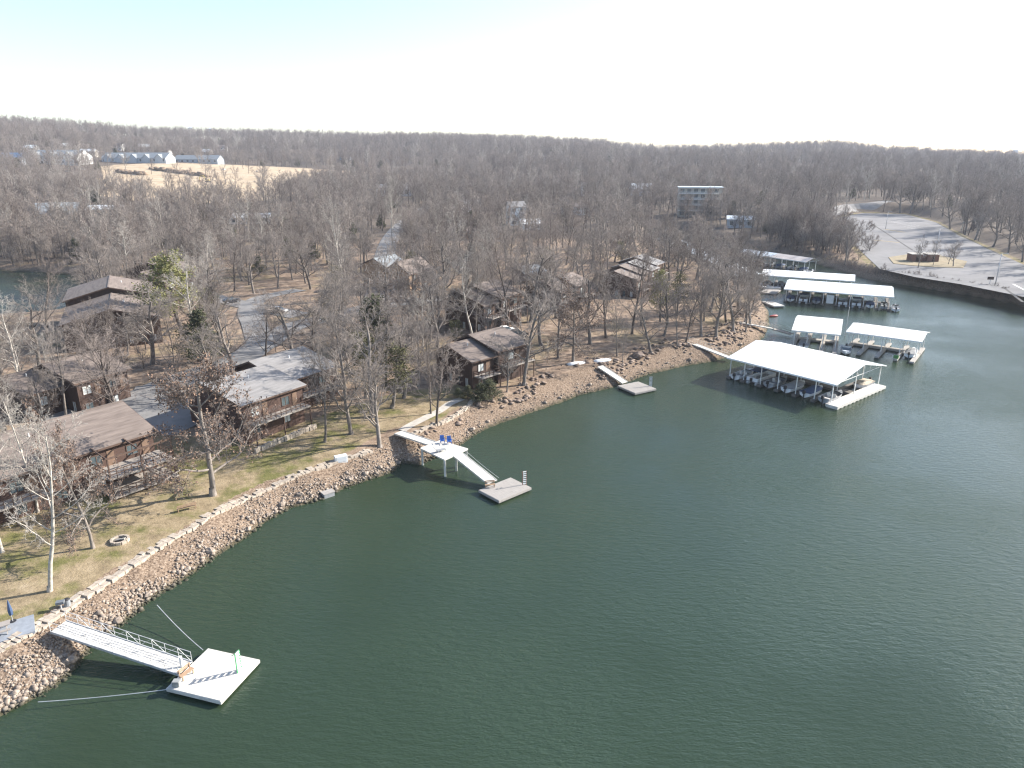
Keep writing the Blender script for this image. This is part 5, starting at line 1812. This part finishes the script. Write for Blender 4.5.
for (a, b), lb in zip(((602, 361), (576, 364)), ('white rowing boat lying upturned among the trees behind the small ramp', 'pale upturned boat at the foot of the reddish tree on the point')):
    x, y, z = ground(a, b)
    rb_ = empty('rowing_boat', (x, y, z), R(20), lb, 'boat')
    h = MB(); st = [(-1.9, .5, .25), (-1.2, .62, .42), (0, .7, .5), (1.2, .5, .42), (2.1, .06, .2)]
    vs = []
    for X_, w_, t_ in st: vs += [(X_, -w_, 0), (X_, -w_ * .75, t_ * .8), (X_, 0, t_), (X_, w_ * .75, t_ * .8), (X_, w_, 0)]
    fs = [(i * 5 + j, (i + 1) * 5 + j, (i + 1) * 5 + j + 1, i * 5 + j + 1) for i in range(4) for j in range(4)] + [(0, 1, 2, 3, 4), (24, 23, 22, 21, 20)]
    h.add(vs, fs); h.build('hull', hull_white, rb_, smooth_=True)
    MB().bar((-1.85, 0, .3), (2.0, 0, .45), .06, .08).build('keel', hull_white, rb_)

for (a, b), lb in zip(((85, 400), (95, 396)), ('white garden chair nearest the corner of the brown house by the drive', 'white garden chair under the windows of the brown house by the drive')):
    x, y, z = ground(a, b); lawn_chair((x, y, z), R(200), lb, white_paint, 'white chairs by the brown house')


def car(px, py, rz, m, label, name='parked_car', z=None):
    x, y, g = ground(px, py)
    root = empty(name, (x, y, (g if z is None else z) + 0.14), rz, label, 'car')
    keep_off(footprint((x, y), math.degrees(rz), -2.5, 2.5, -1.2, 1.2, 1))
    prof = [(-2.2, 0.35), (-2.25, 0.8), (-2.1, 0.95), (1.0, 0.98), (2.1, 0.85), (2.25, 0.6), (2.2, 0.35)]
    b = MB(); n = len(prof)
    vs = [(a_, -0.88, b_) for a_, b_ in prof] + [(a_, 0.88, b_) for a_, b_ in prof]
    b.add(vs, [tuple(range(n)), tuple(range(2 * n - 1, n - 1, -1))] + [(i, i + n, (i + 1) % n + n, (i + 1) % n) for i in range(n)])
    b.build('body', m, root, bevel=0.06)
    c = MB()
    c.add([(-1.9, -.8, .96), (1.1, -.8, .98), (.4, -.66, 1.45), (-1.3, -.66, 1.48), (-1.9, .8, .96), (1.1, .8, .98), (.4, .66, 1.45), (-1.3, .66, 1.48)],
          [(0, 1, 2, 3), (7, 6, 5, 4), (0, 4, 5, 1), (1, 5, 6, 2), (2, 6, 7, 3), (3, 7, 4, 0)])
    co = c.build('cabin', glass, root)
    MB().slab([(.42, -.67, 1.5), (.42, .67, 1.5), (-1.32, .67, 1.53), (-1.32, -.67, 1.53)], 0.04).build('roof', m, root)
    for sx in (-1.4, 1.35):
        for sy in (-0.9, 0.9):
            w = MB().tube([(sx, sy - 0.1, 0.33), (sx, sy + 0.1, 0.33)], 0.33, 14).build('wheel', black_plastic, root)
            MB().tube([(sx, sy - 0.105 * (1 if sy < 0 else -1) * 1.05, 0.33), (sx, sy, 0.33)], 0.18, 10).build('rim', steel, w)
    for sy in (-0.65, 0.65): MB().box(2.2, 2.27, sy - 0.16, sy + 0.16, 0.62, 0.76).build('headlight', glass, root)
    return root


car_dark = mat('car_dark', (0.03, 0.032, 0.04), 0.3, spec=0.7); car_silver = mat('car_silver', (0.5, 0.51, 0.52), 0.35, metal=0.4)
car(518, 337, R(20), car_dark, 'dark car parked behind the shore house')
car(506, 333, R(25), white_paint, 'white car beside the dark one behind the shore house')
car(279, 313, R(-15), car_silver, 'silver car parked in the loop behind the grey roofs')
car(232, 303, R(40), car_dark, 'dark car on the side lane left of the parking loop')
car(404, 302, R(12), white_paint, 'white car on the drive below the tan walled house')
for k, (a, b) in enumerate(((68, 172), (84, 170), (224, 170), (257, 172), (318, 174))):
    car(a, b, R(10 + 30 * k), [white_paint, car_silver][k % 2], ['white vehicle left of the dirt field', 'silver vehicle at the left tip of the dirt field', 'white vehicle on the dirt field behind the excavator',
        'silver vehicle mid way along the dirt field', 'white vehicle near the right end of the dirt field'][k])
# excavator
x, y, z = ground(208, 182)
ex = empty('excavator', (x, y, z), R(170), 'tan excavator with a bent arm on the dirt field', 'excavator')
yel = mat('machine_yellow', (0.55, 0.42, 0.16), 0.5)
for s in (-1.3, 1.3): MB().box(-2.6, 2.6, s - .35, s + .35, 0, 1.1).build('track', black_plastic, ex, bevel=0.2)
MB().box(-2.6, 1.4, -1.5, 1.5, 1.25, 2.7).build('engine_body', yel, ex, bevel=0.1)
MB().box(0.2, 2.0, 0.4, 1.5, 2.0, 3.7).build('cab', glass, ex, bevel=0.1)
MB().bar((1.6, 0, 2.2), (4.8, 0, 6.2), .6, .8).bar((4.8, 0, 6.2), (8.4, 0, 5.6), .55, .7).build('boom', yel, ex)
MB().bar((8.4, 0, 5.6), (9.4, 0, 1.6), .5, .6).build('stick', yel, ex)
MB().box(8.7, 10.0, -.8, .8, .4, 1.6).build('bucket', rust, ex, bevel=0.1)
# ------------------------------------------------------------------ trees that stand alone
TOPZ = {}
for k_, lst in PROT.items():
    TOPZ[k_] = []
    for tr_, cr_ in lst:
        z_ = np.zeros(len(cr_.vertices) * 3, np.float32); cr_.vertices.foreach_get('co', z_); TOPZ[k_].append(float(np.percentile(z_[2::3], 99.7)))
PLANTED = []


def tree_px(kind, bx, by, top, label, i=0, wide=1.0, lean=None, group=None, cat='tree', name=None, rz=None):
    """a tree whose foot shows at (bx, by) and whose crown reaches up to row top"""
    x, y, z = ground(bx, by)
    h = 1.0
    while proj(x, y, z + h)[1] > top and h < 30: h += 0.1
    s = h / TOPZ[kind][i % len(PROT[kind])]
    o = plant(kind, x, y, s, i, rz=rz, label=label, group=group, wide=s * wide * 1.15, cat=cat, name=name)
    if lean: o.rotation_euler = (R(lean[0]), R(lean[1]), o.rotation_euler[2])
    PLANTED.append((x, y))
    return o


T = tree_px
T('syc', 50, 591, 392, 'tall pale leaning tree on the near lawn, closest to the viewer', 0, 0.9, (0, -4))
T('syc', 2, 552, 372, 'pale tree at the left edge of the near lawn, behind the leaning one', 1, 0.9)
T('leafy', 93, 548, 400, 'tree with pale trunk and some brown leaves before the stacked decks', 0, 0.48)
T('syc', 38, 512, 380, 'slim pale tree close in front of the long brown roofed house', 2, 0.8)
T('leafy', 213, 495, 358, 'wide oak still holding brown leaves, alone on the lawn left of the grey roofs', 1, 0.82)
T('wood', 325, 442, 322, 'slim bare tree on the lawn in front of the grey roofs', 0, 0.75)
T('oak', 351, 434, 330, 'bare forked tree on the lawn, left of the thick trunked oak', 0, 0.95)
T('oak', 373, 417, 300, 'thick trunked bare oak leaning over the lawn beside olive cedars', 1, 1.1)
T('wood', 431, 414, 318, 'straight slender dark tree beside the stepping path', 1, 0.6)
T('olive', 392, 408, 345, 'olive green cedar behind the thick trunked oak', 0, 1.3)
T('olive', 366, 398, 330, 'olive green cedar just left of the thick trunked oak', 1, 1.2)
T('oak', 404, 398, 318, 'round crowned bare tree right behind the olive cedars', 2, 1.1)
T('cedar', 378, 350, 296, 'dark olive cedar behind the round crowned tree', 0, 1.3)
T('oak', 524, 385, 290, 'bare tree with a curved trunk at the bank right of the shore house', 3, 1.0)
T('oak', 507, 392, 345, 'small bare tree just right of the shore house', 0, 0.9)
T('wood', 558, 358, 262, 'bare upright tree near the pale upturned boat', 2, 0.9)
T('leafy', 573, 363, 272, 'reddish brown leaved tree at the bank beside the pale upturned boat', 0, 0.7)
T('wood', 606, 338, 238, 'tall dark trunked tree behind the white upturned rowing boat', 3, 0.9)
T('wood', 617, 356, 290, 'leaning slim tree above the small ramp', 4, 0.8, (0, 10))
T('oak', 651, 353, 295, 'low wide bare tree at the bank above the small float', 1, 1.15)
T('wood', 623, 365, 318, 'small thin sapling at the bank beside the small ramp', 0, 0.7)
T('wood', 641, 326, 245, 'bare tree left of the pale green pine on the point', 1, 0.9)
T('pine', 660, 322, 270, 'pale green pine on the point, in front of the row house', 0, 0.9)
T('olive', 677, 316, 272, 'brownish olive cedar right of the pale green pine', 1, 1.0)
T('wood', 677, 345, 285, 'bare tree left of the rocky point gangway', 2, 0.85)
T('wood', 686, 342, 278, 'bare tree right beside the rocky point gangway', 3, 0.85)
T('wood', 704, 321, 252, 'slim bare tree in the thicket on the point, nearest its middle', 4, 0.9)
T('oak', 716, 337, 262, 'bare spreading tree at the rocky edge of the point', 2, 1.0)
T('oak', 733, 331, 258, 'bare tree leaning over the ledges near the tip of the point', 3, 1.1, (0, 8))
T('wood', 745, 322, 262, 'bare tree at the very tip of the point', 0, 1.1, (0, 6))
T('wood', 66, 416, 318, 'pale trunked bare tree before the brown house by the drive', 0, 0.9)
T('syc', 54, 402, 330, 'pale forked tree left of the brown house by the drive', 1, 0.8)
T('wood', 110, 405, 300, 'dark trunked tree at the right corner of the brown house by the drive', 1, 0.9)
T('wood', 179, 398, 300, 'dark slim tree standing alone beside the turning place', 3, 0.7)
T('cedar', 199, 362, 310, 'dark olive cedar behind the turning place', 1, 1.2)
T('pine', 184, 334, 252, 'tall yellow green pine right of the stepped brown roof', 1, 1.35)
T('oak', 222, 352, 270, 'bare tree left of the grey drive, above the grey roofs', 0, 1.1)
T('syc', 346, 296, 195, 'tall white sycamore standing over the parking loop', 0, 0.7)
T('syc', 393, 250, 172, 'tall white sycamore beside the lane in the middle woods', 2, 0.7)
T('syc', 152, 268, 214, 'white trunked tree leaning left above the dark rear house', 1, 0.8, (0, -12))
T('syc', 110, 262, 205, 'pale tree right behind the stepped brown roof', 0, 1.0)
T('oak', 311, 342, 262, 'dark forked tree beside the parking loop', 1, 1.2)
T('wood', 276, 352, 300, 'bare straight trunk at the upper left of the grey roofs', 2, 0.5)
T('oak', 437, 348, 270, 'round bare tree left of the shore house, in its back yard', 2, 1.2)
T('oak', 531, 322, 240, 'bare tree right of the two middle houses', 3, 1.1)
T('wood', 476, 335, 232, 'tall pale trunk in front of the dark middle house', 0, 0.6)
T('wood', 509, 330, 225, 'tall dark trunk at the right corner of the dark middle house', 3, 0.8)
T('oak', 444, 305, 228, 'wide bare tree before the tan walled house', 0, 1.2)
T('oak', 276, 252, 200, 'dark bare tree on the slope above the parking loop', 1, 1.1)
T('oak', 265, 190, 157, 'large lone bare tree at the edge of the dirt field', 2, 1.0)
T('oak', 953, 267, 240, 'round bare tree on the grass island beside the brick building', 0, 1.1)
T('wood', 948, 265, 243, 'slimmer bare tree on the grass island behind the round one', 1, 1.0)
T('oak', 918, 268, 234, 'thin bare tree before the left half of the brick building', 1, 0.7)
T('wood', 933, 266, 236, 'thin bare tree before the right half of the brick building', 2, 0.7)
T('syc', 844, 219, 175, 'white sycamore at the far left corner of the car park', 1, 1.0)
T('wood', 836, 214, 185, 'slim bare tree left of the white sycamore by the car park', 2, 1.0)
T('oak', 900, 213, 172, 'dark trunked tree at the far edge of the car park', 3, 1.2)
T('oak', 910, 214, 176, 'second dark trunked tree at the far edge of the car park, right of the first', 0, 1.2)
for q, (a, b) in enumerate(((965, 235), (975, 240), (993, 247), (1008, 253), (1022, 262), (950, 229))):
    T('oak', a, b, b - 47, '%s bare tree in the row along the car park' % ['third farthest', 'fourth farthest', 'fifth farthest', 'second nearest', 'nearest', 'farthest'][q], q, 1.05, group='row of trees along the car park')
# more of the crowns that overlap the roofs
for a_ in (('oak', 10, 446, 330, 'broad bare tree at the left edge behind the long brown roof', 0), ('syc', 22, 400, 292, 'pale barked tree left of the brown house by the drive', 1),
           ('oak', 40, 372, 282, 'broad bare tree behind the brown house by the drive', 1), ('oak', 92, 356, 308, 'broad bare tree in front of the stepped brown roof, left half', 2),
           ('oak', 128, 356, 312, 'broad bare tree in front of the stepped brown roof, right half', 3), ('wood', 146, 350, 302, 'slender bare tree at the right end of the stepped brown roof', 1),
           ('oak', 418, 386, 318, 'broad bare tree immediately left of the shore house', 0), ('oak', 399, 372, 300, 'broad bare tree behind the olive cedars, by the drive', 1),
           ('wood', 345, 388, 300, 'tall bare tree at the right gable of the grey roofs', 2), ('oak', 312, 366, 296, 'broad bare tree directly behind the grey roofs', 3),
           ('oak', 455, 332, 258, 'broad bare tree at the left wall of the dark middle house', 1), ('oak', 541, 345, 262, 'broad bare tree on open ground right of the shore house roof', 2),
           ('oak', 590, 344, 262, 'broad bare tree in the open ground left of the tall dark trunk', 0), ('wood', 632, 334, 250, 'tall bare tree in the open ground right of the tall dark trunk', 1),
           ('oak', 556, 318, 250, 'broad bare tree in front of the small brown roofed house', 3), ('oak', 664, 336, 276, 'broad bare tree at the foot of the pale green pine', 2),
           ('oak', 701, 336, 270, 'broad bare tree above the rocky point gangway', 0), ('wood', 726, 322, 252, 'leaning bare tree in the thicket near the point tip', 3),
           ('oak', 710, 312, 248, 'broad bare tree in the thicket on the point, left side', 1), ('oak', 738, 312, 246, 'broad bare tree in the thicket on the point, cove side', 2),
           ('oak', 750, 326, 268, 'low broad bare tree at the last ledges of the point', 3)):
    T(a_[0], a_[1], a_[2], a_[3], a_[4], a_[5], 1.1)
# shrubs
for (a, b, t), lb in zip(((458, 398, 388), (468, 398, 386), (480, 402, 384), (490, 400, 380)),
                         ('leftmost low green shrub below the shore house', 'dark green shrub second from the left below the shore house',
                          'large green shrub between the shore house and the stony bank', 'rightmost green shrub beside the stony bank')):
    T('cedar', a, b, t, lb, 0, 1.7, cat='shrub', name='green_shrub', group='green shrubs below the shore house')
T('brush', 305, 357, 343, 'round tan shrub on the island of the parking loop', 0, 1.3, cat='shrub')
T('brush', 296, 358, 346, 'smaller tan shrub left of the round one by the parking loop', 1, 1.3, cat='shrub')
T('brush', 240, 410, 385, 'bare shrub at the left gable of the grey roofed house', 2, 1.3, cat='shrub')


def scatter_shrubs(n, region, label, group, lo=0.6, hi=1.2, kind='brush'):
    rg = random.Random(len(label)); k = 0; tries = 0
    while k < n and tries < 900:
        tries += 1
        a, b = region(rg)
        x, y, z = ground(a, b)
        if z < 0.25 or any((x - q[0]) ** 2 + (y - q[1]) ** 2 < 2.0 for q in PLANTED): continue
        if any(inside(np.array([x]), np.array([y]), p)[0] for p in NO_TREES[2:]): continue
        plant(kind, x, y, rg.uniform(lo, hi), k, label=label, cat='shrub', group=group); PLANTED.append((x, y)); k += 1


rbk = [(790, 252), (830, 264), (862, 274), (890, 280), (920, 284), (950, 289), (985, 296), (1010, 301)]


def right_bank(rg):
    t = rg.uniform(0, len(rbk) - 1.01); i = int(t); f = t - i
    return rbk[i][0] * (1 - f) + rbk[i + 1][0] * f, rbk[i][1] * (1 - f) + rbk[i + 1][1] * f + rg.uniform(-5.0, -1.0)


scatter_shrubs(120, right_bank, 'low dark bare shrub on the bank between car park and cove', 'shrubs on the car park bank', 0.55, 1.0)
scatter_shrubs(75, lambda rg: (rg.uniform(775, 872), rg.uniform(228, 263)), 'bare shrub in the thicket at the cove end of the car park', 'shrubs in the cove thicket', 1.0, 2.2)
scatter_shrubs(30, lambda rg: (rg.uniform(0, 110), rg.uniform(255, 273)), 'bare shrub on the bank behind the inlet', 'shrubs behind the inlet', 0.8, 1.6)
scatter_shrubs(22, lambda rg: (rg.uniform(0, 150), rg.uniform(312, 372)), 'bare shrub in the thicket between inlet and brown houses', 'shrubs between inlet and houses', 0.8, 1.5)
scatter_shrubs(20, lambda rg: (rg.uniform(690, 762), rg.uniform(292, 335)), 'bare shrub in the thicket at the tip of the point', 'shrubs on the point', 0.6, 1.2)
scatter_shrubs(40, lambda rg: (rg.uniform(330, 640), rg.uniform(250, 330)), 'bare shrub under the trees between the middle houses', 'shrubs between the middle houses', 0.5, 1.1)
def zone(px, py):
    if px > 760:
        if py < 232: return 'in the woods beyond the car park'
        return 'in the thicket between car park and cove'
    if px < 130:
        if py < 276: return 'in the dense woods behind the inlet'
        if py < 345: return 'between the inlet and the left houses'
        return 'crowding the brown houses at the left edge'
    if px < 300:
        if py < 262: return 'on the slope between dirt field and parking loop'
        if py < 320: return 'between the stepped brown roof and the parking loop'
        return 'around the grey drive and the grey roofs'
    if px < 460:
        if py < 262: return 'along the lane behind the tan walled house'
        if py < 318: return 'around the tan walled house and its drive'
        return 'between grey roofs and shore house'
    if px < 610:
        if py < 262: return 'in the woods behind the middle houses'
        if py < 318: return 'among the two middle houses'
        return 'on the leafy slope behind the bank, right of the shore house'
    if py < 262: return 'in the woods below the stepped apartment block'
    if py < 300: return 'around the row house'
    return 'on the wooded point'


KN = {'wood': 'tall bare grey tree', 'oak': 'broad crowned bare tree', 'syc': 'white barked bare tree', 'leafy': 'brown leaved oak',
      'olive': 'olive green cedar', 'cedar': 'dark green cedar', 'pine': 'pale green pine'}
spots = grid_trees(215, 400)
spots = [s for s in spots if all((s[0] - a) ** 2 + (s[1] - b) ** 2 > 9 for a, b in PLANTED)]
print('lone trees', len(spots), 'out to', math.hypot(*spots[-1]))
for i, (x, y) in enumerate(spots):
    u = rnd.random()
    kind = 'wood' if u < 0.36 else 'oak' if u < 0.86 else 'syc' if u < 0.93 else 'leafy' if u < 0.955 else 'olive' if u < 0.985 else 'cedar'
    px, py = proj(x, y, hz(x, y))
    zn = zone(px, py)
    s = rnd.uniform(0.75, 1.15)
    plant(kind, x, y, s, i, label=KN[kind] + ' ' + zn, group=KN[kind] + 's ' + zn, wide=s * rnd.uniform(1.1, 1.45))
build_forest(math.hypot(*spots[-1]) * 0.97, 1900)

# spoil heaps on the dirt field; the long one paints a cut bank's shadow
dirt_shadow_m = mat('spoil_dirt_and_shadow', (0.30, 0.22, 0.15), 0.95, c2=(0.15, 0.11, 0.075), scale=0.3)  # dark tone serves the dirt piles and the painted shadow strip
rgd = np.random.RandomState(2)
for a0, a1, n_, lb in (((152, 169), (208, 177), 26, 'long dark bank across the dirt field, coloured as the shadow of a cut bank'), ((118, 172), (146, 175), 14, 'short dark heap of rubble at the left of the dirt field')):
    A = ground(*a0)[:2]; B = ground(*a1)[:2]; t = rgd.rand(n_ * 3)
    X = A[0] + (B[0] - A[0]) * t + rgd.normal(0, 2, len(t)); Y = A[1] + (B[1] - A[1]) * t + rgd.normal(0, 2, len(t))
    rocks('spoil_and_shadow_bank', X, Y, rgd.uniform(2.5, 5.0, len(t)), dirt_shadow_m, lb, 0.55, 6)['kind'] = 'structure'

# ------------------------------------------------------------------ the air
def haze():
    m = bpy.data.materials.new('haze'); m.use_nodes = True; nt = m.node_tree; nt.nodes.clear()
    o = nt.nodes.new('ShaderNodeOutputMaterial'); v = nt.nodes.new('ShaderNodeVolumePrincipled')
    v.inputs['Color'].default_value = (0.80, 0.86, 1.0, 1)
    v.inputs['Density'].default_value = 0.0001
    v.inputs['Anisotropy'].default_value = 0.2
    nt.links.new(v.outputs[0], o.inputs['Volume'])
    h = MB().box(-3400, 3400, -3400, 3400, -5, 150).build('haze', m)
    tag(h, 'thin pale blue winter haze over the lake and hills', 'haze', kind='stuff')


haze()
